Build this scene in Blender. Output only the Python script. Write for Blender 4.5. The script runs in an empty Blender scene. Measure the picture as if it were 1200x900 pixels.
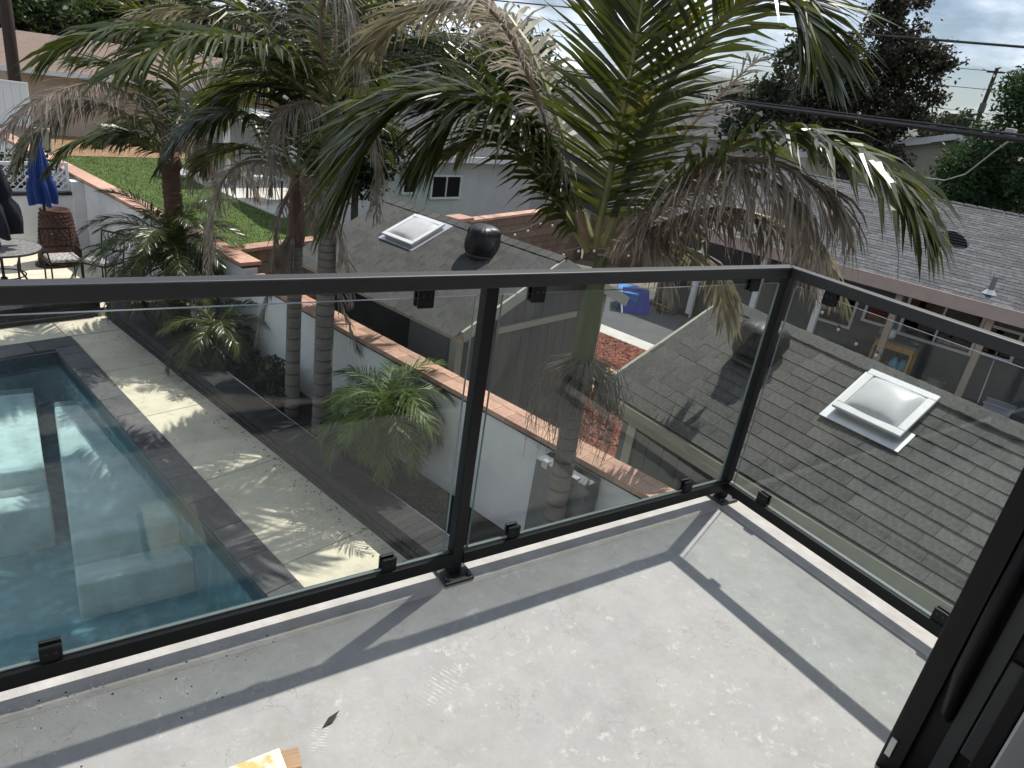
import bpy, bmesh, math, random
import numpy as np
from mathutils import Vector, Matrix

S = bpy.context.scene
COL = S.collection
R = math.radians

# ------------------------------------------------------------------ camera
YAW, PITCH, ROLL = 0.6249, 0.40598, 0.15322
def cam_basis():
    cy, sy, cp, sp = math.cos(YAW), math.sin(YAW), math.cos(PITCH), math.sin(PITCH)
    f = Vector((sy*cp, cy*cp, -sp)); r0 = Vector((cy, -sy, 0)); u0 = r0.cross(f)
    cr, sr = math.cos(ROLL), math.sin(ROLL)
    return cr*r0 + sr*u0, -sr*r0 + cr*u0, f
_r, _u, _f = cam_basis()
CAM = Vector((-2.38962, -1.61072, 1.55943))
cd = bpy.data.cameras.new('camera'); cam = bpy.data.objects.new('camera', cd); COL.objects.link(cam)
cam.matrix_world = Matrix(((_r.x, _u.x, -_f.x, CAM.x), (_r.y, _u.y, -_f.y, CAM.y), (_r.z, _u.z, -_f.z, CAM.z), (0, 0, 0, 1)))
cd.sensor_width = 36; cd.lens = 36*813.5/1200; cd.clip_start = 0.02; cd.clip_end = 12000
S.camera = cam

# ------------------------------------------------------------------ sun, sky, exposure
SUN = Vector((0.52, 0.220, 1.05)).normalized()
SUN_EL = math.asin(SUN.z); SUN_AZ = math.atan2(SUN.x, SUN.y)
sd = bpy.data.lights.new('sun', 'SUN'); sun = bpy.data.objects.new('sun', sd); COL.objects.link(sun)
sd.energy = 4.9; sd.angle = R(0.53); sd.color = (1.0, 0.955, 0.89)
sun.rotation_euler = SUN.to_track_quat('Z', 'Y').to_euler(); sun.location = SUN*60
w = bpy.data.worlds.new('World'); S.world = w; w.use_nodes = True
nt = w.node_tree; N = nt.nodes; L = nt.links; N.clear()
out = N.new('ShaderNodeOutputWorld'); bg = N.new('ShaderNodeBackground'); bg.inputs[1].default_value = 0.066
sky = N.new('ShaderNodeTexSky'); sky.sky_type = 'NISHITA'; sky.sun_disc = False
sky.sun_elevation = SUN_EL; sky.sun_rotation = SUN_AZ; sky.air_density = 1.0; sky.dust_density = 0.5; sky.ozone_density = 2.0
tc = N.new('ShaderNodeTexCoord'); mp = N.new('ShaderNodeMapping'); mp.inputs['Scale'].default_value = (1.0, 1.0, 3.2)
nz = N.new('ShaderNodeTexNoise'); nz.inputs['Scale'].default_value = 3.4; nz.inputs['Detail'].default_value = 7; nz.inputs['Roughness'].default_value = .58
rp = N.new('ShaderNodeValToRGB'); rp.color_ramp.elements[0].position = .42; rp.color_ramp.elements[1].position = .60
nz2 = N.new('ShaderNodeTexNoise'); nz2.inputs['Scale'].default_value = 7; nz2.inputs['Detail'].default_value = 5
rp2 = N.new('ShaderNodeValToRGB'); rp2.color_ramp.elements[0].position = .35; rp2.color_ramp.elements[1].position = .7
rp2.color_ramp.elements[0].color = (9.6, 11.8, 15.6, 1); rp2.color_ramp.elements[1].color = (24, 24.8, 26.2, 1)
mx = N.new('ShaderNodeMixRGB')
L.new(tc.outputs['Generated'], mp.inputs[0]); L.new(mp.outputs[0], nz.inputs['Vector']); L.new(mp.outputs[0], nz2.inputs['Vector'])
L.new(nz.outputs[0], rp.inputs[0]); L.new(nz2.outputs[0], rp2.inputs[0])
L.new(rp.outputs[0], mx.inputs[0]); L.new(sky.outputs[0], mx.inputs[1]); L.new(rp2.outputs[0], mx.inputs[2])
L.new(mx.outputs[0], bg.inputs[0]); L.new(bg.outputs[0], out.inputs[0])
vs = S.view_settings; vs.view_transform = 'Standard'; vs.look = 'None'; vs.gamma = 1; vs.use_curve_mapping = False
vs.exposure = 0.12
S.render.engine = 'CYCLES'
S.cycles.max_bounces = 6; S.cycles.transparent_max_bounces = 14; S.cycles.diffuse_bounces = 2; S.cycles.glossy_bounces = 3
S.cycles.use_adaptive_sampling = True; S.cycles.adaptive_threshold = .025
S.cycles.transmission_bounces = 4; S.cycles.caustics_reflective = False; S.cycles.caustics_refractive = False
S.cycles.use_denoising = True

# ------------------------------------------------------------------ materials
MATS = {}
def mat(name, color, rough=.7, metal=0., var=0., scale=8., bump=0., bscale=60., rnd=0., spec=.4, color2=None, detail=5, trans=0., coat=0., spots=None, stretch=None, tone=0.):
    m = bpy.data.materials.new(name); m.use_nodes = True; MATS[name] = m
    t = m.node_tree; n = t.nodes; l = t.links
    p = n['Principled BSDF']; o = n['Material Output']
    p.inputs['Roughness'].default_value = rough; p.inputs['Metallic'].default_value = metal
    p.inputs['Specular IOR Level'].default_value = spec
    if coat: p.inputs['Coat Weight'].default_value = coat
    tcn = n.new('ShaderNodeTexCoord'); vec = tcn.outputs['Object']
    if stretch:
        q = n.new('ShaderNodeMapping'); q.inputs['Scale'].default_value = stretch; l.new(vec, q.inputs[0]); vec = q.outputs[0]
    c = None
    rgb = n.new('ShaderNodeRGB'); rgb.outputs[0].default_value = (*color, 1); c = rgb.outputs[0]
    if color2 or var:
        nz = n.new('ShaderNodeTexNoise'); nz.inputs['Scale'].default_value = scale; nz.inputs['Detail'].default_value = detail; nz.inputs['Roughness'].default_value = .62
        l.new(vec, nz.inputs['Vector'])
        mr = n.new('ShaderNodeMapRange'); mr.inputs[1].default_value = .3; mr.inputs[2].default_value = .7; l.new(nz.outputs[0], mr.inputs[0])
        mm = n.new('ShaderNodeMixRGB'); l.new(mr.outputs[0], mm.inputs[0])
        if color2: mm.inputs[1].default_value = (*color, 1); mm.inputs[2].default_value = (*color2, 1)
        else:
            mm.inputs[1].default_value = (*[x*(1-var) for x in color], 1); mm.inputs[2].default_value = (*[min(1, x*(1+var)) for x in color], 1)
        c = mm.outputs[0]
    if spots:   # (colour, scale, lo, hi, strength)
        sc, ssc, lo, hi, st = spots
        nz = n.new('ShaderNodeTexNoise'); nz.inputs['Scale'].default_value = ssc; nz.inputs['Detail'].default_value = 6; l.new(vec, nz.inputs['Vector'])
        mr = n.new('ShaderNodeMapRange'); mr.inputs[1].default_value = lo; mr.inputs[2].default_value = hi; mr.inputs[4].default_value = st; l.new(nz.outputs[0], mr.inputs[0])
        mm = n.new('ShaderNodeMixRGB'); l.new(mr.outputs[0], mm.inputs[0]); l.new(c, mm.inputs[1]); mm.inputs[2].default_value = (*sc, 1); c = mm.outputs[0]
    if rnd:
        oi = n.new('ShaderNodeObjectInfo'); mr = n.new('ShaderNodeMapRange'); mr.inputs[3].default_value = 1-rnd; mr.inputs[4].default_value = 1+rnd
        l.new(oi.outputs['Random'], mr.inputs[0])
        mm = n.new('ShaderNodeMixRGB'); mm.blend_type = 'MULTIPLY'; mm.inputs[0].default_value = 1; l.new(c, mm.inputs[1]); l.new(mr.outputs[0], mm.inputs[2]); c = mm.outputs[0]
    if tone:    # per-piece tone stored on the mesh
        at = n.new('ShaderNodeAttribute'); at.attribute_name = 'tone'; mr = n.new('ShaderNodeMapRange'); mr.inputs[3].default_value = 1-tone; mr.inputs[4].default_value = 1+tone; l.new(at.outputs['Fac'], mr.inputs[0])
        mm = n.new('ShaderNodeMixRGB'); mm.blend_type = 'MULTIPLY'; mm.inputs[0].default_value = 1; l.new(c, mm.inputs[1]); l.new(mr.outputs[0], mm.inputs[2]); c = mm.outputs[0]
    l.new(c, p.inputs['Base Color'])
    if bump:
        nb = n.new('ShaderNodeTexNoise'); nb.inputs['Scale'].default_value = bscale; nb.inputs['Detail'].default_value = 4; l.new(vec, nb.inputs['Vector'])
        b = n.new('ShaderNodeBump'); b.inputs['Strength'].default_value = bump; b.inputs['Distance'].default_value = .01
        l.new(nb.outputs[0], b.inputs['Height']); l.new(b.outputs[0], p.inputs['Normal'])
    if trans:
        tr = n.new('ShaderNodeBsdfTranslucent'); tm = n.new('ShaderNodeMixRGB'); tm.blend_type = 'MULTIPLY'; tm.inputs[0].default_value = 1; tm.inputs[2].default_value = (1.75, 1.65, .8, 1) if color[1] > color[0]*1.15 else (1.25, 1.2, 1.1, 1); l.new(c, tm.inputs[1]); l.new(tm.outputs[0], tr.inputs[0]); ms = n.new('ShaderNodeMixShader'); ms.inputs[0].default_value = trans
        l.new(p.outputs[0], ms.inputs[1]); l.new(tr.outputs[0], ms.inputs[2]); l.new(ms.outputs[0], o.inputs[0])
    return m

def glass_mat(name, tint, ior=1.5, rough=0., bump=0., bscale=3.):
    m = bpy.data.materials.new(name); m.use_nodes = True; MATS[name] = m
    t = m.node_tree; n = t.nodes; l = t.links; n.clear()
    o = n.new('ShaderNodeOutputMaterial'); tr = n.new('ShaderNodeBsdfTransparent'); tr.inputs[0].default_value = (*tint, 1)
    g = n.new('ShaderNodeBsdfGlossy'); g.inputs['Roughness'].default_value = rough
    # Schlick reflectance of one face from its facing angle (the same from both sides)
    fr = n.new('ShaderNodeLayerWeight'); fr.inputs['Blend'].default_value = .5; r0 = ((ior-1)/(ior+1))**2
    pw_ = n.new('ShaderNodeMath'); pw_.operation = 'POWER'; pw_.inputs[1].default_value = 5; l.new(fr.outputs['Facing'], pw_.inputs[0])
    ml = n.new('ShaderNodeMath'); ml.operation = 'MULTIPLY_ADD'; ml.inputs[1].default_value = 1-r0; ml.inputs[2].default_value = r0; l.new(pw_.outputs[0], ml.inputs[0])
    ms = n.new('ShaderNodeMixShader'); l.new(ml.outputs[0], ms.inputs[0]); l.new(tr.outputs[0], ms.inputs[1]); l.new(g.outputs[0], ms.inputs[2]); l.new(ms.outputs[0], o.inputs[0])
    if bump:
        tcn = n.new('ShaderNodeTexCoord'); nb = n.new('ShaderNodeTexNoise'); nb.inputs['Scale'].default_value = bscale; nb.inputs['Detail'].default_value = 3
        b = n.new('ShaderNodeBump'); b.inputs['Strength'].default_value = bump; b.inputs['Distance'].default_value = .05
        l.new(tcn.outputs['Object'], nb.inputs['Vector']); l.new(nb.outputs[0], b.inputs['Height'])
        l.new(b.outputs[0], g.inputs['Normal']); l.new(b.outputs[0], fr.inputs['Normal'])
    return m

def smudge(name):
    m = MATS[name]; n = m.node_tree.nodes; l = m.node_tree.links; o = next(x for x in n if x.type == 'OUTPUT_MATERIAL'); src = o.inputs[0].links[0].from_socket
    tcn = n.new('ShaderNodeTexCoord'); fac = []
    for sc, lo, hi, st in ((4.0, .50, .80, .03), (90., .69, .74, .12)):
        q = n.new('ShaderNodeTexNoise'); q.inputs['Scale'].default_value = sc; q.inputs['Detail'].default_value = 5; l.new(tcn.outputs['Object'], q.inputs['Vector'])
        r = n.new('ShaderNodeMapRange'); r.inputs[1].default_value = lo; r.inputs[2].default_value = hi; r.inputs[4].default_value = st; l.new(q.outputs[0], r.inputs[0]); fac.append(r.outputs[0])
    ad = n.new('ShaderNodeMath'); ad.operation = 'ADD'; l.new(fac[0], ad.inputs[0]); l.new(fac[1], ad.inputs[1])
    d = n.new('ShaderNodeBsdfDiffuse'); d.inputs[0].default_value = (.5, .5, .48, 1); ms = n.new('ShaderNodeMixShader'); l.new(ad.outputs[0], ms.inputs[0]); l.new(src, ms.inputs[1]); l.new(d.outputs[0], ms.inputs[2]); l.new(ms.outputs[0], o.inputs[0])

def deck_mat():
    m = mat('deck_concrete', (.40, .395, .385), .85, spec=.25)
    t = m.node_tree; n = t.nodes; l = t.links; p = n['Principled BSDF']
    tcn = n.new('ShaderNodeTexCoord'); vec = tcn.outputs['Object']
    def noise(s, d=6, r=.6):
        q = n.new('ShaderNodeTexNoise'); q.inputs['Scale'].default_value = s; q.inputs['Detail'].default_value = d; q.inputs['Roughness'].default_value = r; l.new(vec, q.inputs['Vector']); return q.outputs[0]
    def rng(v, a, b, c=0., d=1.):
        q = n.new('ShaderNodeMapRange'); q.inputs[1].default_value = a; q.inputs[2].default_value = b; q.inputs[3].default_value = c; q.inputs[4].default_value = d; l.new(v, q.inputs[0]); return q.outputs[0]
    def mix(f, a, b, mode='MIX'):
        q = n.new('ShaderNodeMixRGB'); q.blend_type = mode
        for i, v in ((0, f), (1, a), (2, b)):
            if isinstance(v, (int, float)): q.inputs[i].default_value = v
            elif isinstance(v, tuple): q.inputs[i].default_value = (*v, 1)
            else: l.new(v, q.inputs[i])
        return q.outputs[0]
    def mul(a, b):
        q = n.new('ShaderNodeMath'); q.operation = 'MULTIPLY'
        for i, v in ((0, a), (1, b)):
            if isinstance(v, (int, float)): q.inputs[i].default_value = v
            else: l.new(v, q.inputs[i])
        return q.outputs[0]
    c = mix(rng(noise(2.6, 9, .72), .40, .60), (.28, .282, .272), (.392, .392, .376))
    c = mix(rng(noise(7.5, 8, .72), .44, .66, 0, .7), c, (.285, .285, .275))
    c = mix(rng(noise(14, 8, .7), .35, .7), c, (.365, .365, .355))
    c = mix(rng(noise(90, 3, .7), .3, .7, 0, .35), c, (.30, .295, .29))
    # white plaster scuffs
    c = mix(mul(rng(noise(20, 8, .78), .55, .68), rng(noise(3.1, 2), .42, .60, 0, .75)), c, (.62, .61, .60))
    # tread prints of a boot sole at a few places
    for (px, py, ra, sx, sy) in ((-1.60,-.40,.5,.10,.045),(-1.48,-.30,.4,.06,.04),(-1.88,-.20,.2,.05,.035),(-1.95,-.42,1.0,.06,.03)):
        mp_ = n.new('ShaderNodeMapping'); mp_.vector_type = 'TEXTURE'; mp_.inputs['Location'].default_value = (px, py, 0); mp_.inputs['Rotation'].default_value = (0, 0, ra); mp_.inputs['Scale'].default_value = (sx, sy, 1); l.new(vec, mp_.inputs[0])
        ln_ = n.new('ShaderNodeVectorMath'); ln_.operation = 'LENGTH'; l.new(mp_.outputs[0], ln_.inputs[0])
        wv = n.new('ShaderNodeTexWave'); wv.inputs['Scale'].default_value = 2.3; wv.inputs['Distortion'].default_value = 2.2; wv.inputs['Detail'].default_value = 3; wv.inputs['Detail Scale'].default_value = 2.5; l.new(mp_.outputs[0], wv.inputs['Vector'])
        c = mix(mul(mul(rng(wv.outputs['Fac'], .62, .85), rng(ln_.outputs['Value'], .5, 1.05, .7, 0)), rng(noise(45, 3), .42, .6)), c, (.58, .57, .55))
    # hairline cracks
    vo = n.new('ShaderNodeTexVoronoi'); vo.feature = 'DISTANCE_TO_EDGE'; vo.inputs['Scale'].default_value = 11
    wn = n.new('ShaderNodeTexNoise'); wn.inputs['Scale'].default_value = 20; wn.inputs['Detail'].default_value = 4; l.new(vec, wn.inputs['Vector'])
    wm = n.new('ShaderNodeMixRGB'); wm.inputs[0].default_value = .12; l.new(vec, wm.inputs[1]); l.new(wn.outputs['Color'], wm.inputs[2]); l.new(wm.outputs[0], vo.inputs['Vector'])
    crack = mul(rng(vo.outputs['Distance'], .0, .018, 1, 0), rng(noise(4.3, 3), .52, .62))
    c = mix(mul(crack, .75), c, (.22, .215, .21))
    # dirt stains towards the pool side (a shape of their own)
    c = mix(mul(rng(noise(2.3, 7, .74), .52, .68), .5), c, (.30, .275, .23))
    c = mix(rng(noise(70, 2, .5), .72, .76, 0, .6), c, (.22, .21, .19))
    l.new(c, p.inputs['Base Color'])
    b = n.new('ShaderNodeBump'); b.inputs['Strength'].default_value = .35; b.inputs['Distance'].default_value = .004
    l.new(mix(mul(crack, 1.), noise(35, 7, .7), (0., 0., 0.)), b.inputs['Height']); l.new(b.outputs[0], p.inputs['Normal'])
    return m

deck_mat()
mat('ledge_concrete', (.42, .41, .385), .8, var=.16, scale=9, bump=.3, bscale=70, spots=((.40, .36, .28), 5, .55, .72, .6))
mat('black_metal', (.006, .006, .007), .55, spec=.8, var=.1, scale=30)
mat('black_gloss', (.008, .008, .009), .12, spec=.6)
mat('dark_strip', (.05, .052, .052), .45)
mat('white_paint', (.72, .71, .68), .6, var=.04, bump=.1, bscale=120)
mat('stucco_house', (.62, .60, .56), .85, var=.08, bump=.5, bscale=60)
mat('room_floor', (.45, .42, .38), .5, var=.2)
glass_mat('window_glass', (.55, .57, .58), 1.5)
glass_mat('clear_glass', (.95, .968, .955), 1.5)
smudge('clear_glass')
mat('glass_edge', (.20, .255, .245), .15, spec=.6)
mat('bolt_metal', (.05, .05, .05), .35, metal=.6)
mat('painted_board', (.70, .66, .54), .8, spots=((.52, .36, .07), 22, .55, .66, .8), var=.1, scale=30, bump=.3, bscale=80)
mat('raw_wood', (.34, .22, .13), .7, var=.25, scale=12, stretch=(1, 14, 1), bump=.2)
mat('dry_leaf', (.035, .03, .025), .8)

mat('ground_earth', (.17, .15, .12), .95, var=.3, scale=.4, bump=.4, bscale=8)
mat('pool_concrete', (.60, .555, .43), .85, var=.12, scale=2.5, bump=.2, bscale=40, spots=((.42, .39, .32), 6, .55, .7, .5))
mat('coping_slate', (.085, .085, .088), .75, var=.25, scale=9, bump=.4, bscale=30, rnd=.22)
mat('curb_brick', (.020, .021, .023), .7, var=.3, scale=14, bump=.4, bscale=50, rnd=.3)
mat('mortar_dark', (.02, .02, .022), .9)
mat('pool_plaster', (.20, .34, .36), .8, var=.15, scale=1.6, spots=((.36, .54, .58), 6, .5, .70, .8))
mat('pool_bench', (.80, .82, .76), .8, var=.18, scale=3.5, spots=((.50, .56, .52), 4, .5, .72, .8))
mat('pool_tile', (.05, .11, .13), .3, var=.4, scale=28)
glass_mat('pool_water', (.74, .88, .91), 1.33, 0.005, .22, 11)
def ripple():
    m = MATS['pool_water']; n = m.node_tree.nodes; l = m.node_tree.links
    tr = next(x for x in n if x.type == 'BSDF_TRANSPARENT'); ms = next(x for x in n if x.type == 'MIX_SHADER'); b = next(x for x in n if x.type == 'BUMP')
    rf = n.new('ShaderNodeBsdfRefraction'); rf.inputs['IOR'].default_value = 1.06; rf.inputs['Color'].default_value = (.80, .93, .95, 1); b2 = n.new('ShaderNodeBump'); b2.inputs['Strength'].default_value = .10; b2.inputs['Distance'].default_value = .05; l.new(b.inputs['Height'].links[0].from_socket, b2.inputs['Height']); l.new(b2.outputs[0], rf.inputs['Normal'])
    m2 = n.new('ShaderNodeMixShader'); m2.inputs[0].default_value = .28; l.new(tr.outputs[0], m2.inputs[1]); l.new(rf.outputs[0], m2.inputs[2]); l.new(m2.outputs[0], ms.inputs[1])
ripple()
mat('soil', (.028, .024, .02), .95, var=.4, scale=9, bump=.7, bscale=25)
mat('white_stucco', (.78, .78, .765), .88, var=.07, scale=3, bump=.35, bscale=70, spots=((.55, .55, .54), 1.6, .55, .75, .5))
mat('cap_brick', (.43, .26, .19), .85, var=.18, scale=14, bump=.35, bscale=60, rnd=.22)
mat('mortar', (.30, .27, .23), .95, var=.1)
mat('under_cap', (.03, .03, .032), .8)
mat('shingle', (.100, .100, .095), .95, var=.30, scale=40, detail=8, bump=.8, bscale=160, rnd=.12, spec=.15)
mat('shingle_grey', (.105, .106, .110), .97, var=.35, scale=16, bump=.6, bscale=120, tone=.22, spec=.08)
mat('black_matte', (.007, .007, .008), .5, spec=.28)
mat('gravel_base', (.16, .06, .04), .95, var=.5, scale=30)
mat('tan_base', (.3, .25, .18), .95, var=.4, scale=30)
mat('shingle_brown', (.19, .14, .11), .95, var=.4, scale=9, stretch=(1, 3, 6), bump=.6, bscale=20)
mat('roof_felt', (.02, .02, .02), .95)
mat('trim_cream', (.36, .37, .30), .7, var=.06, scale=5)
mat('shed_siding', (.115, .122, .112), .8, var=.10, scale=4, stretch=(6, 6, .6), rnd=.10)
mat('shed_stucco', (.15, .155, .15), .9, var=.1, bump=.8, bscale=45)
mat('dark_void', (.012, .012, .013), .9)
mat('skylight_frame', (.62, .63, .63), .45, var=.05)
mat('flashing', (.55, .56, .57), .4, metal=.6)
mat('bag_black', (.013, .013, .014), .42, spec=.4, bump=.5, bscale=9)
mat('cmu', (.20, .138, .10), .9, var=.22, scale=12, bump=.5, bscale=40, rnd=.2)
mat('cmu_mortar', (.13, .105, .085), .95)
mat('white_house', (.54, .54, .54), .9, var=.08, scale=1.2, bump=.4, bscale=40, spots=((.42, .41, .40), 1.1, .56, .75, .4))
mat('window_dark', (.012, .014, .016), .08, spec=.6)
mat('white_trim', (.68, .68, .67), .6)
mat('beige_wall', (.46, .38, .29), .85, var=.06, scale=2)
mat('cream_wall', (.50, .47, .36), .8, var=.05, stretch=(8, 8, .5), scale=4)
mat('house_dark_wall', (.115, .118, .12), .85, var=.08, bump=.4, bscale=40)
mat('fascia_tan', (.38, .31, .27), .7, var=.06)
mat('post_tan', (.34, .28, .23), .7, var=.1)
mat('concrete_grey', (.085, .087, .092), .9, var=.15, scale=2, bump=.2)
mat('concrete_pale', (.52, .50, .45), .9, var=.12, scale=3)
mat('gravel_red', (.28, .105, .065), .9, rnd=0, var=.5, scale=18)
mat('gravel_tan', (.50, .42, .30), .9, var=.4, scale=18)
mat('grass', (.070, .112, .022), .85, var=.35, scale=1.3, bump=.6, bscale=60)
mat('grass_blade', (.072, .115, .026), .7, var=.4, scale=2, trans=.3)
mat('bark_chip', (.27, .17, .09), .95, var=.5, scale=7, bump=.9, bscale=18, spots=((.10, .065, .04), 9, .5, .62, .8))
mat('vinyl_white', (.74, .74, .74), .5)
mat('pole_wood', (.045, .03, .025), .9, var=.3, scale=4, stretch=(6, 6, .4))
mat('cable', (.015, .015, .016), .6)
mat('cable_light', (.35, .35, .34), .5)
mat('bulb', (.8, .78, .7), .15, spec=.7, trans=.2)
mat('blue_cloth', (.010, .034, .16), .75, var=.2, scale=8, bump=.3, bscale=20)
mat('navy_cloth', (.011, .012, .018), .8, var=.2, scale=8)
mat('iron', (.022, .020, .019), .45, metal=.4)
mat('table_mosaic', (.33, .32, .30), .5, var=.8, scale=22, color2=(.05, .05, .05))
mat('cushion', (.55, .54, .50), .9, color2=(.06, .06, .06), scale=26, detail=1)
mat('terracotta', (.075, .034, .024), .75, var=.25, scale=20, bump=.5, bscale=25)
mat('light_blue', (.035, .17, .42), .55, var=.1)
mat('deep_blue', (.025, .045, .25), .6, var=.1)
mat('pine_wood', (.43, .25, .10), .6, var=.2, stretch=(1, 10, 10), scale=5)
mat('steel', (.45, .45, .46), .3, metal=.9)
mat('grey_plastic', (.16, .17, .18), .5)
mat('clear_plastic', (.45, .47, .50), .35, trans=.3)
mat('teal_bag', (.10, .30, .40), .6, var=.2)
mat('clutter_dark', (.03, .03, .035), .6)
# foliage
mat('frond_green', (.030, .044, .011), .34, color2=(.072, .090, .023), scale=2.6, rnd=.3, trans=.36, spec=.6, spots=((.16, .15, .04), 3.5, .60, .72, .7))
mat('frond_bright', (.075, .118, .024), .45, var=.3, scale=3, rnd=.2, trans=.32)
mat('frond_mixed', (.085, .090, .038), .5, color2=(.30, .265, .18), scale=1.8, rnd=.2, trans=.34)
mat('frond_dead', (.42, .385, .335), .7, color2=(.17, .135, .105), scale=5.5, rnd=.25, trans=.34, spec=.25)
mat('rachis_green', (.20, .20, .085), .5, var=.2)
mat('rachis_dead', (.22, .15, .10), .8, var=.3)
mat('palm_bark', (.17, .152, .132), .9, var=.22, scale=7, bump=.6, bscale=30, stretch=(1, 1, 3))
mat('palm_ring', (.085, .073, .062), .95)
mat('palm_fibre', (.12, .072, .05), .95, var=.4, scale=9, bump=.7, bscale=25)
mat('crownshaft', (.075, .088, .034), .5, var=.2, scale=3, stretch=(3, 3, .6))
mat('sheath_brown', (.135, .078, .062), .7, var=.4, scale=6, stretch=(5, 5, .7), bump=.4)
mat('leaf_dark', (.013, .022, .008), .5, var=.4, scale=1.5, trans=.2, spec=.35)
mat('leaf_mid', (.04, .065, .018), .55, var=.4, scale=1.2, trans=.25)
mat('leaf_conifer', (.028, .060, .017), .6, var=.5, scale=1.0, trans=.25)
mat('leaf_magnolia', (.028, .030, .014), .42, color2=(.056, .052, .028), scale=2.2, trans=.2, spec=.4)
mat('leaf_far', (.035, .048, .026), .8, var=.4, scale=.6, trans=.2)
mat('tree_bark', (.06, .048, .038), .9, var=.3, scale=5, bump=.5)
mat('hill_scrub', (.095, .105, .075), .95, var=.3, scale=.006)

def haze_mat():
    m = bpy.data.materials.new('haze_air'); m.use_nodes = True; MATS['haze_air'] = m; n = m.node_tree.nodes; n.clear()
    o = n.new('ShaderNodeOutputMaterial'); v = n.new('ShaderNodeVolumePrincipled'); v.inputs['Color'].default_value = (.80, .88, 1, 1); v.inputs['Density'].default_value = .00004; v.inputs['Anisotropy'].default_value = .2
    m.node_tree.links.new(v.outputs[0], o.inputs['Volume'])
haze_mat()

# ------------------------------------------------------------------ mesh builder
class MB:
    def __init__(s): s.v = []; s.f = []; s.m = []
    def add(s, vs, fs, m=0):
        o = len(s.v); s.v += [tuple(p) for p in vs]; s.f += [tuple(i+o for i in f) for f in fs]; s.m += [m]*len(fs); return s
    def box(s, a, b, m=0):
        x0, y0, z0 = a; x1, y1, z1 = b
        return s.hexa([(x0,y0,z0),(x1,y0,z0),(x1,y1,z0),(x0,y1,z0),(x0,y0,z1),(x1,y0,z1),(x1,y1,z1),(x0,y1,z1)], m)
    def hexa(s, p, m=0):
        return s.add(p, [(0,3,2,1),(4,5,6,7),(0,1,5,4),(1,2,6,5),(2,3,7,6),(3,0,4,7)], m)
    def bar(s, a, b, wd, ht, m=0, up=(0,0,1)):
        a, b = Vector(a), Vector(b); d = (b-a).normalized(); u = Vector(up)
        sd_ = d.cross(u); sd_ = sd_.normalized() if sd_.length > 1e-5 else d.cross(Vector((1,0,0))).normalized()
        n = sd_.cross(d).normalized(); x = sd_*wd/2; y = n*ht/2
        return s.hexa([a-x-y, a+x-y, b+x-y, b-x-y, a-x+y, a+x+y, b+x+y, b-x+y], m)
    def tube(s, pts, rad, n=8, m=0, cap=True, wob=None):
        pts = [Vector(p) for p in pts]; rs = rad if isinstance(rad, (list, tuple)) else [rad]*len(pts); vs = []; fs = []
        pu = None
        for i, p in enumerate(pts):
            d = (pts[min(i+1, len(pts)-1)]-pts[max(i-1, 0)]).normalized()
            if pu is None: pu = Vector((1,0,0)) if abs(d.x) < .9 else Vector((0,1,0))
            x = (pu - d*pu.dot(d)).normalized(); y = d.cross(x); pu = x
            for k in range(n):
                a = 2*math.pi*k/n; r = rs[i]*(1 if wob is None else 1+wob*math.sin(k*3.1+i*1.7)); vs.append(p+(x*math.cos(a)+y*math.sin(a))*r)
        for i in range(len(pts)-1):
            for k in range(n): a, b = i*n+k, i*n+(k+1) % n; fs.append((a, b, b+n, a+n))
        if cap: fs += [tuple(range(n-1, -1, -1)), tuple(range((len(pts)-1)*n, len(pts)*n))]
        return s.add(vs, fs, m)
    def lathe(s, prof, n=20, c=(0,0,0), m=0, fold=0., fn=6):
        vs = []; fs = []
        for r, z in prof:
            for k in range(n):
                a = 2*math.pi*k/n; q = r*(1+fold*math.cos(a*fn)); vs.append((c[0]+q*math.cos(a), c[1]+q*math.sin(a), c[2]+z))
        for i in range(len(prof)-1):
            for k in range(n): a, b = i*n+k, i*n+(k+1) % n; fs.append((a, b, b+n, a+n))
        fs += [tuple(range(n-1, -1, -1)), tuple(range((len(prof)-1)*n, len(prof)*n))]
        return s.add(vs, fs, m)
    def mesh(s, name, mats, smooth=False):
        me = bpy.data.meshes.new(name); me.from_pydata(s.v, [], s.f)
        for x in (mats if isinstance(mats, (list, tuple)) else [mats]): me.materials.append(MATS[x])
        if max(s.m, default=0): me.polygons.foreach_set('material_index', s.m)
        if smooth: me.polygons.foreach_set('use_smooth', [True]*len(me.polygons))
        me.update(); return me
    def build(s, name, mats, parent=None, smooth=False, bevel=0.):
        o = bpy.data.objects.new(name, s.mesh(name, mats, smooth)); COL.objects.link(o); o.parent = parent
        if bevel:
            b = o.modifiers.new('bevel', 'BEVEL'); b.width = bevel; b.segments = 2; b.limit_method = 'ANGLE'
        return o
def box(a, b, m=0): return MB().box(a, b, m)

def tag(o, label=None, cat=None, group=None, kind=None):
    if label: o['label'] = label
    if cat: o['category'] = cat
    if group: o['group'] = group
    if kind: o['kind'] = kind
    return o
TH = R(14.8)
def UV(u, v, z=0.): return Vector((u*math.cos(TH)-v*math.sin(TH), u*math.sin(TH)+v*math.cos(TH), z))
def thing(name, label, cat, loc=(0,0,0), rot=0., group=None):
    o = bpy.data.objects.new(name, None); COL.objects.link(o); o.location = loc; o.rotation_euler = (0,0,rot); o.empty_display_size = .2
    return tag(o, label, cat, group)
def lot(name, label, cat, u=0., v=0., z=0., rot=0., group=None): return thing(name, label, cat, UV(u, v, z), TH+rot, group)
def inst(name, me, parent, mtx=None, loc=None):
    o = bpy.data.objects.new(name, me); COL.objects.link(o); o.parent = parent
    if mtx is not None: o.matrix_basis = mtx
    if loc is not None: o.location = loc
    return o
def lotmesh(o): o.rotation_euler = (0,0,TH); return o
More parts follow.
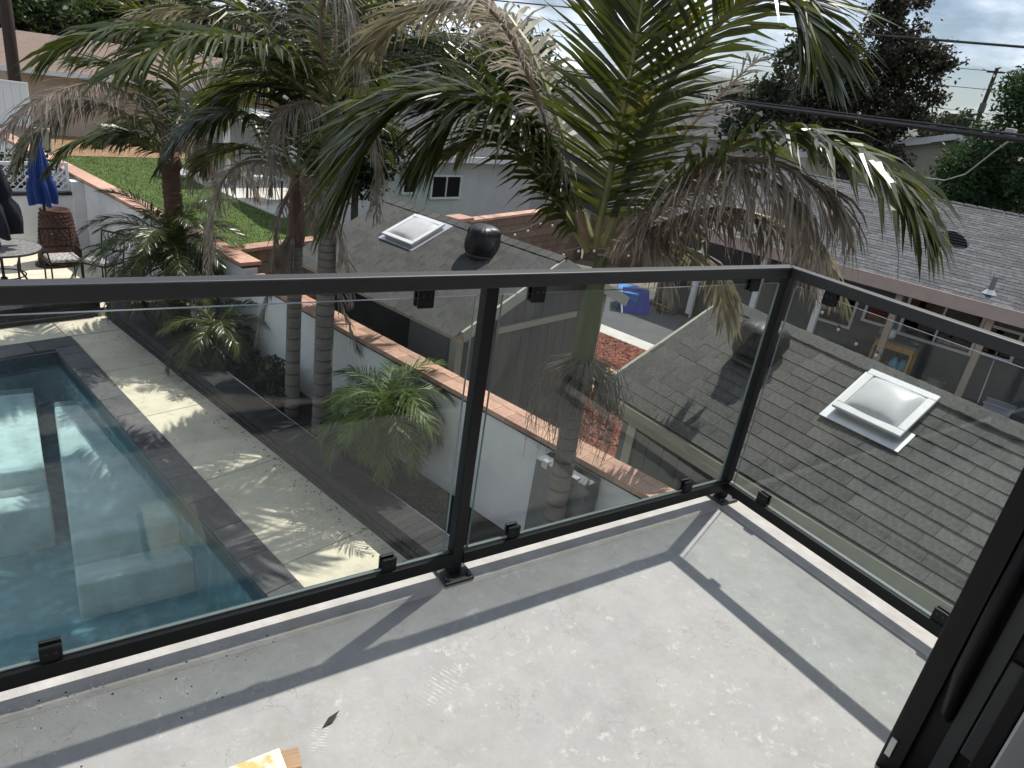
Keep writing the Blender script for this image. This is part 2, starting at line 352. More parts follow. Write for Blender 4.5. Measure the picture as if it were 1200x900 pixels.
def structure(mb, name, mats, lotf=True, **k):
    o = mb.build(name, mats, **k); tag(o, kind='structure')
    return lotmesh(o) if lotf else o
rng = random.Random(11)
# ------------------------------------------------------------------ setting: ground, pool, paving
GZ = -3.14
PE = lambda v: -.05 + .0418*(v-3.8)                      # right-hand edge of the pool (u as a function of v)
PC = [(-5.2, 2.0), (PE(2.0), 2.0), (PE(10.45), 10.45), (-5.2, 10.24)]
g = MB(); B = 6000
outer = [(-B,-B), (B,-B), (B,B), (-B,B)]
g.add([(*p, GZ) for p in outer]+[(*p, GZ) for p in PC], [(0,1,5,4), (1,2,6,5), (2,3,7,6), (3,0,4,7)])
structure(g, 'ground', 'ground_earth')

# pool basin with floor, walls, tile band and benches
b = MB()
fl = [-4.05, -4.05, -4.7, -4.7]
b.add([(*p, -3.12) for p in PC]+[(*p, -3.42) for p in PC]+[(*p, z) for p, z in zip(PC, fl)],
      [(0,1,5,4), (1,2,6,5), (2,3,7,6), (3,0,4,7)], 1)
b.add([(*p, -3.42) for p in PC]+[(*p, z) for p, z in zip(PC, fl)], [(0,1,5,4), (1,2,6,5), (2,3,7,6), (3,0,4,7), (4,5,6,7)], 0)
basin = structure(b, 'pool_basin', ['pool_plaster', 'pool_tile'])
inv = Matrix.Rotation(-TH, 4, 'Z')
def xy_prism(poly, z0, z1, m=0):
    mb = MB(); n = len(poly); P = [inv @ Vector((x, y, 0)) for x, y in poly]
    mb.add([(p.x, p.y, z0) for p in P]+[(p.x, p.y, z1) for p in P], [tuple(range(n, 2*n)), tuple(range(n-1, -1, -1))]+[(i, (i+1) % n, n+(i+1) % n, n+i) for i in range(n)], m)
    return mb
xy_prism([(-2.52, 5.72), (-1.44, 5.72), (-2.25, 9.1), (-2.57, 9.1)], -4.9, -3.56).build('bench', 'pool_bench', basin, bevel=.03)
xy_prism([(-2.52, 5.36), (-1.36, 5.36), (-1.44, 5.71), (-2.52, 5.71)], -4.9, -3.86).build('step', 'pool_bench', basin, bevel=.03)
xy_prism([(-4.6, 7.4), (-2.72, 7.36), (-2.80, 9.62), (-4.6, 9.62)], -4.9, -3.54).build('bench', 'pool_bench', basin, bevel=.03)
xy_prism([(-4.6, 7.0), (-2.70, 7.0), (-2.70, 7.35), (-4.6, 7.35)], -4.9, -3.86).build('step', 'pool_bench', basin, bevel=.03)
structure(MB().add([(*p, -3.215) for p in PC], [(0,1,2,3)]), 'water', 'pool_water')
# coping stones
v = 2.0
while v < 10.4:
    l_ = .58+rng.uniform(-.03, .03); v1 = min(v+l_, 10.47)
    mb = MB().hexa([(PE(v)-.03, v+.004, -3.13), (PE(v)+.30, v+.004, -3.13), (PE(v1)+.30, v1-.004, -3.13), (PE(v1)-.03, v1-.004, -3.13),
                    (PE(v)-.03, v+.004, -3.084), (PE(v)+.30, v+.004, -3.084), (PE(v1)+.30, v1-.004, -3.084), (PE(v1)-.03, v1-.004, -3.084)])
    mb.build('coping_stone', 'coping_slate', basin, bevel=.006); v = v1
u = .54
while u > -5.2:
    u1 = u-.6; q = lambda uu: 10.45+.042*(uu-.23)
    MB().hexa([(u1+.004, q(u1)-.03, -3.13), (u-.004, q(u)-.03, -3.13), (u-.004, q(u)+.40, -3.13), (u1+.004, q(u1)+.40, -3.13),
               (u1+.004, q(u1)-.03, -3.084), (u-.004, q(u)-.03, -3.084), (u-.004, q(u)+.40, -3.084), (u1+.004, q(u1)+.40, -3.084)]).build('coping_stone', 'coping_slate', basin, bevel=.006); u = u1
# poured concrete paving between the pool and the curb, in bays
pd = structure(MB().add([(-5.2,10.3,-3.128),(.5,10.4,-3.128),(.1,1.0,-3.128),(1.5,1.0,-3.128),(1.5,11.7,-3.128),(-5.2,11.7,-3.128)], [(0,1,4,5),(1,2,3,4)]), 'pool_paving', 'mortar')
vv = [1.0, 2.2, 4.05, 5.86, 7.7, 9.3, 10.86]
for a, c in zip(vv[:-1], vv[1:]):
    e = lambda x: PE(x)+.305
    MB().hexa([(e(a), a+.006, -3.125), (1.30, a+.006, -3.125), (1.30, c-.006, -3.125), (e(c), c-.006, -3.125), (e(a), a+.006, -3.1), (1.30, a+.006, -3.1), (1.30, c-.006, -3.1), (e(c), c-.006, -3.1)]).build('paving_slab', 'pool_concrete', pd)
for a, c in ((-5.2, -2.2), (-2.19, -.62), (-.61, .50), (.51, 1.30)):
    box((a, 10.88, -3.125), (c-.006, 11.62, -3.1)).build('paving_slab', 'pool_concrete', pd)
for a, c in ((-5.2, 0.0),):
    box((a, 0.4, -3.135), (c, 1.96, -3.1)).build('paving_slab', 'pool_concrete', pd)

# raised patio beyond the pool
pt = structure(box((-5.2, 11.62, -3.13), (2.36, 15.45, -2.95)), 'patio', 'pool_concrete')
# dark brick rim wall in front of the patio, and the long planter curb
rim = lot('brick_rim', 'low dark brick rim wall along the front of the patio', 'low wall', -1.9, 11.75, -3.13)
box((-3.3, -.13, 0), (3.15, .17, .275)).build('core', 'mortar_dark', rim)
bm1 = box((-.048, -.17, 0), (.048, .19, .06)).mesh('brick', 'curb_brick')
for i in range(64): inst('brick', bm1, rim, loc=(-3.2+i*.1, 0, .274))
bf = box((-.097, -.012, -.032), (.097, .012, .032)).mesh('brick', 'curb_brick')
for r_ in range(3):
    for i in range(32): inst('brick', bf, rim, loc=(-3.2+i*.2+(r_ % 2)*.1, -.135, .06+r_*.085))
curb = lot('planter_curb', 'long low dark brick planter curb beside the pool paving', 'low wall', 1.29, 1.0, -3.13)
box((.015, 0, 0), (.30, 10.5, .275)).build('core', 'mortar_dark', curb)
bm2 = box((-.01, -.048, 0), (.33, .048, .06)).mesh('brick', 'curb_brick')
for i in range(104): inst('brick', bm2, curb, loc=(0, .06+i*.1, .274))
bf2 = box((-.012, -.097, -.032), (.012, .097, .032)).mesh('brick', 'curb_brick')
for r_ in range(3):
    for i in range(50): inst('brick', bf2, curb, loc=(.012, .12+i*.205+(r_ % 2)*.1, .06+r_*.085))
sl = structure(box((1.62, -.5, -3.13), (2.36, 15.4, -2.97)), 'planter_soil', 'soil')
# thin white irrigation pipe lying along the planter edge
pp = lot('irrigation_pipe', 'thin pale irrigation pipe lying along the back of the planter curb', 'pipe', 1.66, 2.0, -2.85)
MB().tube([(0,0,0), (.01,1.5,.005), (-.005,3,0), (.01,4.5,.0), (.02,6.,.01)], .011, 6).build('tube', 'white_trim', pp)

# ------------------------------------------------------------------ white garden wall with brick cap
gw = lot('garden_wall', 'long white stucco garden wall with terracotta brick cap behind the palms', 'wall', 2.36, 0, -3.14)
box((0, -2.2, 0), (.2, 8.72, 1.42)).build('wall_body', 'white_stucco', gw)
box((0, 8.722, 0), (.2, 28, 1.58)).build('wall_body', 'white_stucco', gw)
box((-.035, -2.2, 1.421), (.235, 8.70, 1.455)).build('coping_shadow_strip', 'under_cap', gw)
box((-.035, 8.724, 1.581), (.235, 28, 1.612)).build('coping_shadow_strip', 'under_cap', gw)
ba = box((-.095, -.098, 0), (.095, .098, .055)).mesh('brick', 'cap_brick'); bb = box((-.06, -.098, 0), (.06, .098, .055)).mesh('brick', 'cap_brick')
for i in range(54):
    y = -2.1+i*.2
    if y > 8.65: break
    inst('brick', ba, gw, loc=(.035, y, 1.456+rng.uniform(-.002, .002))); inst('brick', bb, gw, loc=(.195, y+.03, 1.456+rng.uniform(-.002, .002)))
bc = box((-.17, -.197, 0), (.17, .197, .055)).mesh('brick', 'cap_brick')
for i in range(48): inst('brick', bc, gw, loc=(.1, 8.93+i*.4, 1.613))
# stub walls of the neighbour's gate
gt = lot('side_gate', 'dark grey gate panel with two metal clips beside the white wall', 'gate', 2.10, 1.95, -3.14)
box((0, 0, .05), (.24, .62, 1.40)).build('panel', 'shed_stucco', gt, bevel=.01)
for k in (.14, .5):
    c_ = box((-.012, k-.035, 1.35), (.05, k+.035, 1.425)).build('clip', 'steel', gt)
# lattice wall at the end of the patio
lw = lot('lattice_wall', 'white stucco patio end wall with white lattice screen on top', 'wall', 2.36, 15.45, -3.14)
box((-7.5, 0, 0), (-.02, .18, 1.30)).build('wall_body', 'white_stucco', lw)
box((-.22, -.05, 0), (-.005, .2, 1.58)).build('pilaster', 'white_stucco', lw)
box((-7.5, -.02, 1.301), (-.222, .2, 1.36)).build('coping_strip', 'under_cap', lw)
fr = MB(); fr.box((-2.6, .05, 1.37), (-.225, .10, 1.42)).box((-2.6, .05, 1.88), (-.225, .10, 1.94)).box((-.275, .051, 1.421), (-.225, .099, 1.879)).box((-2.6, .051, 1.421), (-2.55, .099, 1.879))
fr.build('lattice_frame', 'vinyl_white', lw)
la = MB(); k = -3.0
while k < -.25:
    for sgn in (1, -1):
        x0, x1 = k, k+.46
        z0, z1 = (1.42, 1.88) if sgn > 0 else (1.88, 1.42)
        t0 = max(0, (-2.55-x0)/.46); t1 = min(1, (-.275-x0)/.46)
        if t1 > t0+.05:
            la.bar((x0+.46*t0, .075+.006*sgn, z0+(z1-z0)*t0), (x0+.46*t1, .075+.006*sgn, z0+(z1-z0)*t1), .012, .050, up=(0, 1, 0))
    k += .13
tag(la.build('lattice_strips', 'vinyl_white', lw), kind='stuff')

# ------------------------------------------------------------------ brown block wall between the neighbours
cw = thing('block_wall', 'brown concrete block wall with pale brick cap behind the sheds', 'wall', UV(2.58, 9.42, GZ), TH+R(9.6))
LEN = 12.4
box((0, .03, 0), (LEN, .17, 1.62)).build('core', 'cmu_mortar', cw)
bk = box((-.195, -.02, -.095), (.195, .02, .095)).mesh('block', 'cmu')
for r_ in range(8):
    for i in range(31):
        x = .2+i*.4+(r_ % 2)*.2
        if x < LEN-.1: inst('block', bk, cw, loc=(x, .02, .105+r_*.2))
cp = box((-.195, -.04, 0), (.195, .22, .055)).mesh('cap_brick', 'cap_brick')
for i in range(31): inst('cap_brick', cp, cw, loc=(.2+i*.4, 0, 1.622))
box((5.75, -.08, 0), (6.2, .26, 1.68)).build('pillar', 'cmu', cw); box((5.7, -.12, 1.681), (6.25, .30, 1.76)).build('pillar_cap', 'cap_brick', cw)
# side return of the block wall towards the house
cw2 = thing('block_wall', 'brown block wall running on beyond the tall palm towards the grey roofed house', 'wall', UV(14.9, 11.5, GZ), TH-R(62))
box((0, .03, 0), (5.0, .17, 1.62)).build('core', 'cmu_mortar', cw2)
for r_ in range(8):
    for i in range(12): inst('block', bk, cw2, loc=(.25+i*.4+(r_ % 2)*.2-.05, .02, .105+r_*.2))

# ------------------------------------------------------------------ shingled roofs
def shingle_mesh(wd, ex, m, th=.020):
    ln = ex*1.18; return MB().hexa([(-wd/2,0,.004),(wd/2,0,.004),(wd/2,ln,-.004),(-wd/2,ln,-.004),(-wd/2,0,th),(wd/2,0,th),(wd/2,ln,.002),(-wd/2,ln,.002)]).mesh('shingle', m)
def slope(parent, e0, e1, r0, r1, courses, m='shingle', widths=(.17, .24, .31), seed=1, joined=False, th=.016):
    """shingle courses on the slope eave e0-e1, ridge r0-r1"""
    e0, e1, r0, r1 = map(Vector, (e0, e1, r0, r1)); rg = random.Random(seed)
    ex = ((r0-e0).length)/courses; me = {k: shingle_mesh(k-.003, ex, m, th) for k in widths}
    big = MB(); tones = []
    for i in range(courses):
        t = i/courses; a = e0.lerp(r0, t); c = e1.lerp(r1, t); X = (c-a).normalized(); up = ((r0+r1)-(e0+e1)).normalized()
        Zn = X.cross(up).normalized()
        if Zn.z < 0: Zn = -Zn
        Y = Zn.cross(X); ln = (c-a).length; s = -rg.uniform(0, .25)
        # X, Y, Z right-handed
        while s < ln:
            k = rg.choice(widths); mid = s+k/2
            if s < 0 or s+k > ln:
                lo, hi = max(s, 0), min(s+k, ln); sc = (hi-lo)/k; mid = (lo+hi)/2
            else: sc = 1
            if sc > .12:
                p = a+X*mid+Zn*(.012+rg.uniform(0, .004))
                M4 = Matrix(((X.x*sc, Y.x, Zn.x, p.x), (X.y*sc, Y.y, Zn.y, p.y), (X.z*sc, Y.z, Zn.z, p.z), (0,0,0,1)))
                if joined:
                    src = me[k]; big.add([M4 @ v_.co for v_ in src.vertices], [tuple(f.vertices) for f in src.polygons]); tones += [rg.random()]*len(src.polygons)
                else: inst('shingle', me[k], parent, M4)
            s += k
    if joined:
        o = big.build('shingle_courses', m, parent); at = o.data.attributes.new('tone', 'FLOAT', 'FACE'); at.data.foreach_set('value', tones); return tag(o, kind='stuff')
def ridge_caps(parent, a, c, sl, m='shingle', step=.2):
    a, c = Vector(a), Vector(c); X = (c-a).normalized(); n = int((c-a).length/step)
    Yv = Vector((0,0,1)).cross(X).normalized(); h = .13
    P = MB().add([(-.13,-h,-h*sl),(-.13,0,0),(-.13,h,-h*sl),(.13,-h,-h*sl),(.13,0,0),(.13,h,-h*sl),
                  (-.13,-h,-h*sl+.014),(-.13,0,.014),(-.13,h,-h*sl+.014),(.13,-h,-h*sl+.014),(.13,0,.014),(.13,h,-h*sl+.014)],
                 [(0,1,4,3),(1,2,5,4),(6,9,10,7),(7,10,11,8),(0,3,9,6),(2,8,11,5),(0,6,7,1),(1,7,8,2),(3,4,10,9),(4,5,11,10)]).mesh('ridge_cap', m)
    for i in range(n):
        p = a+X*(i+.5)*(c-a).length/n+Vector((0,0,.03))
        M4 = Matrix(((X.x,Yv.x,0,p.x),(X.y,Yv.y,0,p.y),(X.z,Yv.z,1,p.z),(0,0,0,1))) @ Matrix.Rotation(R(2), 4, 'Y')
        inst('ridge_cap', P, parent, M4)
def skylight(name, label, P, X, Y, Z, wd, ht, group='domed roof skylights'):
    """curb-mounted acrylic dome; P centre on roof, X along eave, Y up slope, Z normal"""
    o = thing(name, label, 'skylight'); o.matrix_basis = Matrix(((X.x,Y.x,Z.x,P.x),(X.y,Y.y,Z.y,P.y),(X.z,Y.z,Z.z,P.z),(0,0,0,1))); o['group'] = group
    a, b_ = wd/2, ht/2
    fl = MB().box((-a-.05,-b_-.10,.022),(a+.05,b_+.05,.034)); fl.build('flashing', 'flashing', o)
    for q, r_ in (((-a+.03,-b_+.03,.03),(a-.03,-b_+.06,.075)),((-a+.03,b_-.06,.03),(a-.03,b_-.03,.075)),((-a+.03,-b_+.061,.03),(-a+.06,b_-.061,.075)),((a-.06,-b_+.061,.03),(a-.03,b_-.061,.075))):
        box(q, r_).build('curb', 'flashing', o)
    f = MB().box((-a,-b_,.076),(a,-b_+.07,.105)).box((-a,b_-.07,.076),(a,b_,.105)).box((-a,-b_+.0701,.076),(-a+.07,b_-.0701,.105)).box((a-.07,-b_+.0701,.076),(a,b_-.0701,.105))
    f.build('frame', 'skylight_frame', o, bevel=.006)
    n = 14; d = MB(); vs = []
    for i in range(n+1):
        for j in range(n+1):
            s, t = 2*i/n-1, 2*j/n-1; hgt = ((1-abs(s)**2.6)*(1-abs(t)**2.6))**.55
            vs.append((s*(a-.06), t*(b_-.06), .088+.07*hgt))
    d.add(vs, [(i*(n+1)+j, (i+1)*(n+1)+j, (i+1)*(n+1)+j+1, i*(n+1)+j+1) for i in range(n) for j in range(n)])
    d.build('dome', 'dome_acrylic', o, smooth=True)
    return o
mat('dome_acrylic', (.50, .51, .51), .25, spec=.5, var=.06, scale=6, spots=((.30, .30, .30), 7, .58, .75, .5))
def bagged_vent(label, P):
    o = thing('bagged_roof_vent', label, 'roof vent', P, rng.uniform(0, 6), 'bagged roof vents')
    mb = MB(); mb.lathe([(.20,0),(.22,.03),(.16,.05),(.15,.10)], 24, m=0); mb.build('collar', 'dark_strip', o, smooth=True)
    rg = random.Random(int(P.x*100)); n, q = 44, 16; vs = []; fs = []
    for i in range(q+1):
        t = i/q; z = .04+.41*t; ph = rg.uniform(-.15, .15)
        r = .195+.045*math.sin(min(1, t*1.2)*math.pi*.85+.2) if t < .72 else .232*math.sqrt(max(0, 1-((t-.72)/.28)**2.2))
        for k in range(n):
            a_ = 2*math.pi*k/n; am = max(0, 1-abs(t-.72)*2.2)
            fo = am*(.014*math.sin(a_*11+3*math.sin(a_*2)+ph)+.012*math.sin(a_*17+1.3*math.sin(a_*3)))+.016*math.sin(a_*3+t*4)+.008*math.sin(a_*6-t*7)+rg.uniform(-.003, .003)
            rr = max(.0, r+fo*(r/.22)); vs.append((rr*math.cos(a_), rr*math.sin(a_), z+.010*math.sin(a_*5+t*9)*(1-t)))
    for i in range(q):
        for k in range(n): a_, b_ = i*n+k, i*n+(k+1) % n; fs.append((a_, b_, b_+n, a_+n))
    fs.append(tuple(range(q*n, q*n+n)))
    MB().add(vs, fs).build('bag', 'bag_black', o, smooth=True)
    MB().tube([(.205*math.cos(a*.4), .205*math.sin(a*.4), .07) for a in range(17)], .006, 5).build('tie_cord', 'cable', o)
    return o

# ------------------------------------------------------------------ far shed (lot frame)
s1 = lot('garden_shed', 'grey garden shed with bagged vent and domed skylight beyond the white wall', 'shed', 4.7, 6.45, GZ, group='shingled garden sheds')
def l1(u, v, z): return (u-4.7, v-6.45, z-GZ)
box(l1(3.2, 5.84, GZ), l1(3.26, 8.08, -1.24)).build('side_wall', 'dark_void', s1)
box(l1(3.15, 4.90, GZ), l1(3.26, 5.80, -1.22)).build('side_wall', 'shed_stucco', s1)
box(l1(3.30, 8.02, GZ), l1(6.2, 8.08, -1.24)).build('rear_wall', 'shed_siding', s1)
box(l1(6.14, 4.90, GZ), l1(6.2, 8.0, -1.24)).build('side_wall', 'shed_siding', s1)
# gable wall boards
zr = lambda u: -.56-abs(u-4.7)*(.75/1.75)
nb = 15
for i in range(nb):
    a, c = 3.20+i*.2, 3.20+(i+1)*.2-.008
    z0, z1 = zr(a), zr(c); zm = None
    if a < 4.7 < c: c_l = [(a, z0), (4.7, zr(4.7)), (c, z1)]
    vs = [l1(a, 4.87, GZ), l1(c, 4.87, GZ), l1(c, 4.87, z1), l1(a, 4.87, z0)]; vb = [l1(a, 4.90, GZ), l1(c, 4.90, GZ), l1(c, 4.90, z1), l1(a, 4.90, z0)]
    MB().add(vs+vb, [(0,1,2,3), (7,6,5,4), (0,4,5,1), (1,5,6,2), (2,6,7,3), (3,7,4,0)]).build('board', 'shed_siding', s1)
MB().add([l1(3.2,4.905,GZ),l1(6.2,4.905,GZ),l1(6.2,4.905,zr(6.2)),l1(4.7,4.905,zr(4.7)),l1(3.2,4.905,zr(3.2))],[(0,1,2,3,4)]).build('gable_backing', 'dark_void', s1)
box(l1(3.86, 4.83, -1.52), l1(5.58, 4.868, -1.43)).build('trim_board', 'trim_cream', s1)
box(l1(3.10, 4.82, GZ), l1(3.22, 4.94, -1.26)).build('corner_post', 'trim_cream', s1)
box(l1(6.16, 4.82, GZ), l1(6.28, 4.94, -1.26)).build('corner_post', 'trim_cream', s1)
E0, E1, R0, R1 = l1(2.95,4.58,-1.25), l1(2.95,8.32,-1.25), l1(4.7,4.58,-.5), l1(4.7,8.32,-.5)
F0, F1 = l1(6.45,4.58,-1.25), l1(6.45,8.32,-1.25)
def dz(p, d): return (p[0], p[1], p[2]+d)
rf = MB().add([E0,E1,R1,R0,F0,F1]+[dz(p,-.05) for p in (E0,E1,R1,R0,F0,F1)], [(0,3,2,1),(3,4,5,2),(6,7,8,9),(9,8,11,10),(0,6,9,3),(3,9,10,4),(1,2,8,7),(2,5,11,8),(0,1,7,6),(4,10,11,5)]).build('roof', 'roof_felt', s1)
slope(rf, E0, E1, R0, R1, 14, seed=3, widths=(.22, .28, .34))
ridge_caps(rf, R0, R1, .43)
slope(rf, F0, F1, R0, R1, 13, seed=4, joined=True)
MB().bar((E0[0]-.02,E0[1]-.02,E0[2]-.075), (E1[0]-.02,E1[1]+.02,E1[2]-.075), .035, .14).build('fascia', 'trim_cream', s1)
MB().bar((E0[0]-.02,E0[1]-.022,E0[2]-.06), (R0[0],R0[1]-.022,R0[2]-.06), .035, .15, up=(0,0,1)).build('rake_board', 'trim_cream', s1)
MB().bar((R0[0]+.003,R0[1]-.022,R0[2]-.06), (F0[0]+.02,F0[1]-.022,F0[2]-.06), .035, .15).build('rake_board', 'trim_cream', s1)
Xs = (UV(0,1)).normalized(); Ys = (UV(1.75,0,.75)).normalized(); Zs = Ys.cross(Xs).normalized()
if Zs.z < 0: Zs = -Zs
skylight('roof_skylight', 'square white domed skylight beside the bagged vent on the far shed roof', UV(4.17, 7.03, -1.25+(4.17-2.95)*.75/1.75), Xs, Zs.cross(Xs), Zs, .70, .68)
bagged_vent('roof vent wrapped in a black plastic bag near the ridge of the far shed', UV(4.22, 5.66, -1.25+(4.22-2.95)*.75/1.75+.0))

# ------------------------------------------------------------------ near shed (runs along the balcony)
s2 = thing('garden_shed', 'nearer grey shingled shed with large domed skylight just below the balcony', 'shed', (3.9, .6, GZ), 0, 'shingled garden sheds')
def l2(x, y, z): return (x-3.9, y-.6, z-GZ)
ex = lambda y: 2.35+(3.34-y)*.048
rx = lambda y: 3.97-(3.36-y)*.047
YN, YF = -2.6, 3.36
E0, E1, R0, R1 = l2(ex(YF),YF,-1.25), l2(ex(YN),YN,-1.25), l2(rx(YF),YF,-.35), l2(rx(YN),YN,-.35)
F0, F1 = l2(5.5,YF,-1.25), l2(5.3,YN,-1.25)
rf = MB(); nn = 16
for (A0, A1) in ((E0, E1), (F0, F1)):
    vs = []
    for i in range(nn+1):
        for j in range(9): vs.append(Vector(A0).lerp(Vector(R0), i/nn).lerp(Vector(A1).lerp(Vector(R1), i/nn), j/8))
    rf.add(vs, [(i*9+j, i*9+j+1, (i+1)*9+j+1, (i+1)*9+j) for i in range(nn) for j in range(8)])
rf = rf.build('roof', 'roof_felt', s2)
slope(rf, E0, E1, R0, R1, 13, seed=7, widths=(.24, .28, .33))
slope(rf, F0, F1, R0, R1, 13, seed=8, joined=True)
ridge_caps(rf, R0, R1, .55, step=.21)
MB().bar((E0[0]-.02,E0[1]+.02,E0[2]-.085), (E1[0]-.02,E1[1],E1[2]-.085), .035, .16).build('fascia', 'trim_cream', s2)
MB().bar((E0[0]-.02,E0[1]+.022,E0[2]-.07), (R0[0],R0[1]+.022,R0[2]-.07), .035, .16).build('rake_board', 'trim_cream', s2)
MB().bar((R0[0]+.003,R0[1]+.022,R0[2]-.07), (F0[0]+.02,F0[1]+.022,F0[2]-.07), .035, .16).build('rake_board', 'trim_cream', s2)
nbd = 26
for i in range(nbd):
    a = YN+.25+i*.215; c = a+.207
    box(l2(2.66, a, GZ), l2(2.69, c, -1.28)).build('board', 'shed_siding', s2)
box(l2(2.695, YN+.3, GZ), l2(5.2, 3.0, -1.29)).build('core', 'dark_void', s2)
box(l2(2.63, 3.0, GZ), l2(2.75, 3.12, -1.27)).build('corner_post', 'trim_cream', s2)
zr2 = lambda x: -.42-abs(x-3.95)*.57
for i in range(12):
    a, c = 2.76+i*.2, 2.95+i*.2
    vs = [l2(a,3.06,GZ),l2(c,3.06,GZ),l2(c,3.06,zr2(c)),l2(a,3.06,zr2(a))]; vb = [l2(a,3.02,GZ),l2(c,3.02,GZ),l2(c,3.02,zr2(c)),l2(a,3.02,zr2(a))]
    MB().add(vs+vb, [(3,2,1,0),(4,5,6,7),(0,1,5,4),(1,2,6,5),(2,3,7,6),(3,0,4,7)]).build('board', 'shed_siding', s2)
Xs = (Vector(E1)-Vector(E0)).normalized(); Ys = Vector((1.55,0,.9)).normalized(); Zs = Xs.cross(Ys).normalized()
if Zs.z < 0: Zs = -Zs
Ys = Zs.cross(Xs)
c_ = Vector((3.53, 1.08, 0)); c_.z = -1.25+(c_.x-ex(c_.y))/(rx(c_.y)-ex(c_.y))*.9
skylight('roof_skylight', 'large white framed domed skylight on the near shed roof', c_, Xs, Ys, Zs, .62, .57)
c_ = Vector((3.40, 2.38, 0)); c_.z = -1.25+(c_.x-ex(c_.y))/(rx(c_.y)-ex(c_.y))*.9
bagged_vent('roof vent wrapped in a black plastic bag behind the corner railing post', c_)

# ------------------------------------------------------------------ neighbour's long grey roofed house
nh = lot('neighbour_house', 'long grey shingled house with tan fascia and white framed windows', 'house', 15, 0, GZ)
def l3(u, v, z): return (u-15, v, z-GZ)
VA, VB = -7.0, 7.6
wins = [(4.0, 3.14, -2.47, -1.60), (2.98, 2.36, -2.19, -1.55), (2.21, .75, -2.24, -1.36), (.66, .05, -2.14, -1.50)]
# wall pieces around the windows
def wallpiece(v0, v1, z0, z1): box(l3(13.9, v0, z0), l3(14.05, v1, z1)).build('wall', 'house_dark_wall', nh)
lo = VA
for (v1, v0, z0, z1) in sorted(wins, key=lambda q: q[1]):
    wallpiece(lo, v0, GZ, -1.0); wallpiece(v0+.001, v1-.001, GZ, z0); wallpiece(v0+.001, v1-.001, z1, -1.0); lo = v1
    w_ = MB(); t_ = .055
    w_.box(l3(13.86, v0, z0), l3(13.93, v1, z0+t_)).box(l3(13.86, v0, z1-t_), l3(13.93, v1, z1)).box(l3(13.861, v0, z0+t_+.001), l3(13.929, v0+t_, z1-t_-.001)).box(l3(13.861, v1-t_, z0+t_+.001), l3(13.929, v1, z1-t_-.001))
    if v1-v0 > 1.2: w_.box(l3(13.865, (v0+v1)/2-.02, z0+t_+.002), l3(13.925, (v0+v1)/2+.02, z1-t_-.002))
    fo = w_.build('window_frame', 'white_trim', nh)
    box(l3(13.95, v0+.02, z0+.02), l3(13.956, v1-.02, z1-.02)).build('pane', 'window_glass', fo)
    # things on the sill inside
wallpiece(lo, VB, GZ, -1.0)
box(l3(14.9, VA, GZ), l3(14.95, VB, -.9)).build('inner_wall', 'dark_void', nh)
box(l3(14.06, VB-.1, GZ), l3(22, VB, -1.0)).build('end_wall', 'house_dark_wall', nh)
E0, E1, R0, R1 = l3(12.5,VB+.4,-.92), l3(12.5,VA,-.92), l3(18,VB+.4,.36), l3(18,VA,.36)
F0, F1 = l3(23.5,VB+.4,-.92), l3(23.5,VA,-.92)
rf = MB().add([E0,E1,R1,R0,F0,F1]+[dz(p,-.08) for p in (E0,E1,R1,R0,F0,F1)], [(0,1,2,3),(3,2,5,4),(6,9,8,7),(9,10,11,8),(0,3,9,6),(3,4,10,9),(1,7,8,2),(2,8,11,5),(0,6,7,1),(4,5,11,10)]).build('roof', 'shingle_grey', nh)
slope(rf, E0, E1, R0, R1, 34, m='shingle_grey', seed=21, widths=(.22, .3, .36), joined=True, th=.010)
ridge_caps(rf, R0, R1, .24, m='shingle_grey', step=.3)
box(l3(12.46, VA, -1.16), l3(12.5, VB+.4, -.90)).build('fascia', 'fascia_tan', nh)
box(l3(12.52, VA, -1.10), l3(13.88, VB, -1.06)).build('soffit', 'post_tan', nh)
for v_ in (2.15, .55, 6.5, 5.0, 3.6, -1.4):
    box(l3(12.62, v_-.06, GZ), l3(12.74, v_+.06, -1.11)).build('porch_post', 'post_tan' if v_ < 3 else 'white_trim', nh)
# half round louvred roof vent and a plumbing pipe
rv = lot('roof_louvre', 'half round louvred vent on the grey house roof', 'roof vent', 15.05, 2.08, -.335)
n = 14; prof = [(math.cos(math.pi*i/n)*.36, math.sin(math.pi*i/n)*.30) for i in range(n+1)]
mb = MB(); vs = [(-.02, x, z) for x, z in prof]+[(.9, x, z*.35+.02) for x, z in prof]
mb.add(vs, [(i, i+1, n+2+i, n+1+i) for i in range(n)]); mb.build('hood', 'shingle_grey', rv, smooth=True)
MB().add([(0.0, x*.95, z*.95) for x, z in prof], [tuple(range(n+1))]).build('back', 'dark_void', rv)
for i in range(5):
    z = .03+i*.055; h = .34*math.sqrt(max(.05, 1-(z/.30)**2)); box((-.035, -h, z), (.0-.002, h, z+.018)).build('slat', 'concrete_grey', rv)
MB().bar((-.05,-.42,-.005),(-.05,.42,-.005),.10,.012).build('flashing', 'flashing', rv)
vp_ = lot('vent_pipe', 'short plumbing pipe with pale flashing on the grey house roof', 'pipe', 12.95, .78, -.80)
MB().lathe([(.05,0),(.045,.3),(.04,.34)], 10).build('tube', 'grey_plastic', vp_); MB().lathe([(.13,.0),(.06,.08)], 10).build('flashing', 'flashing', vp_)
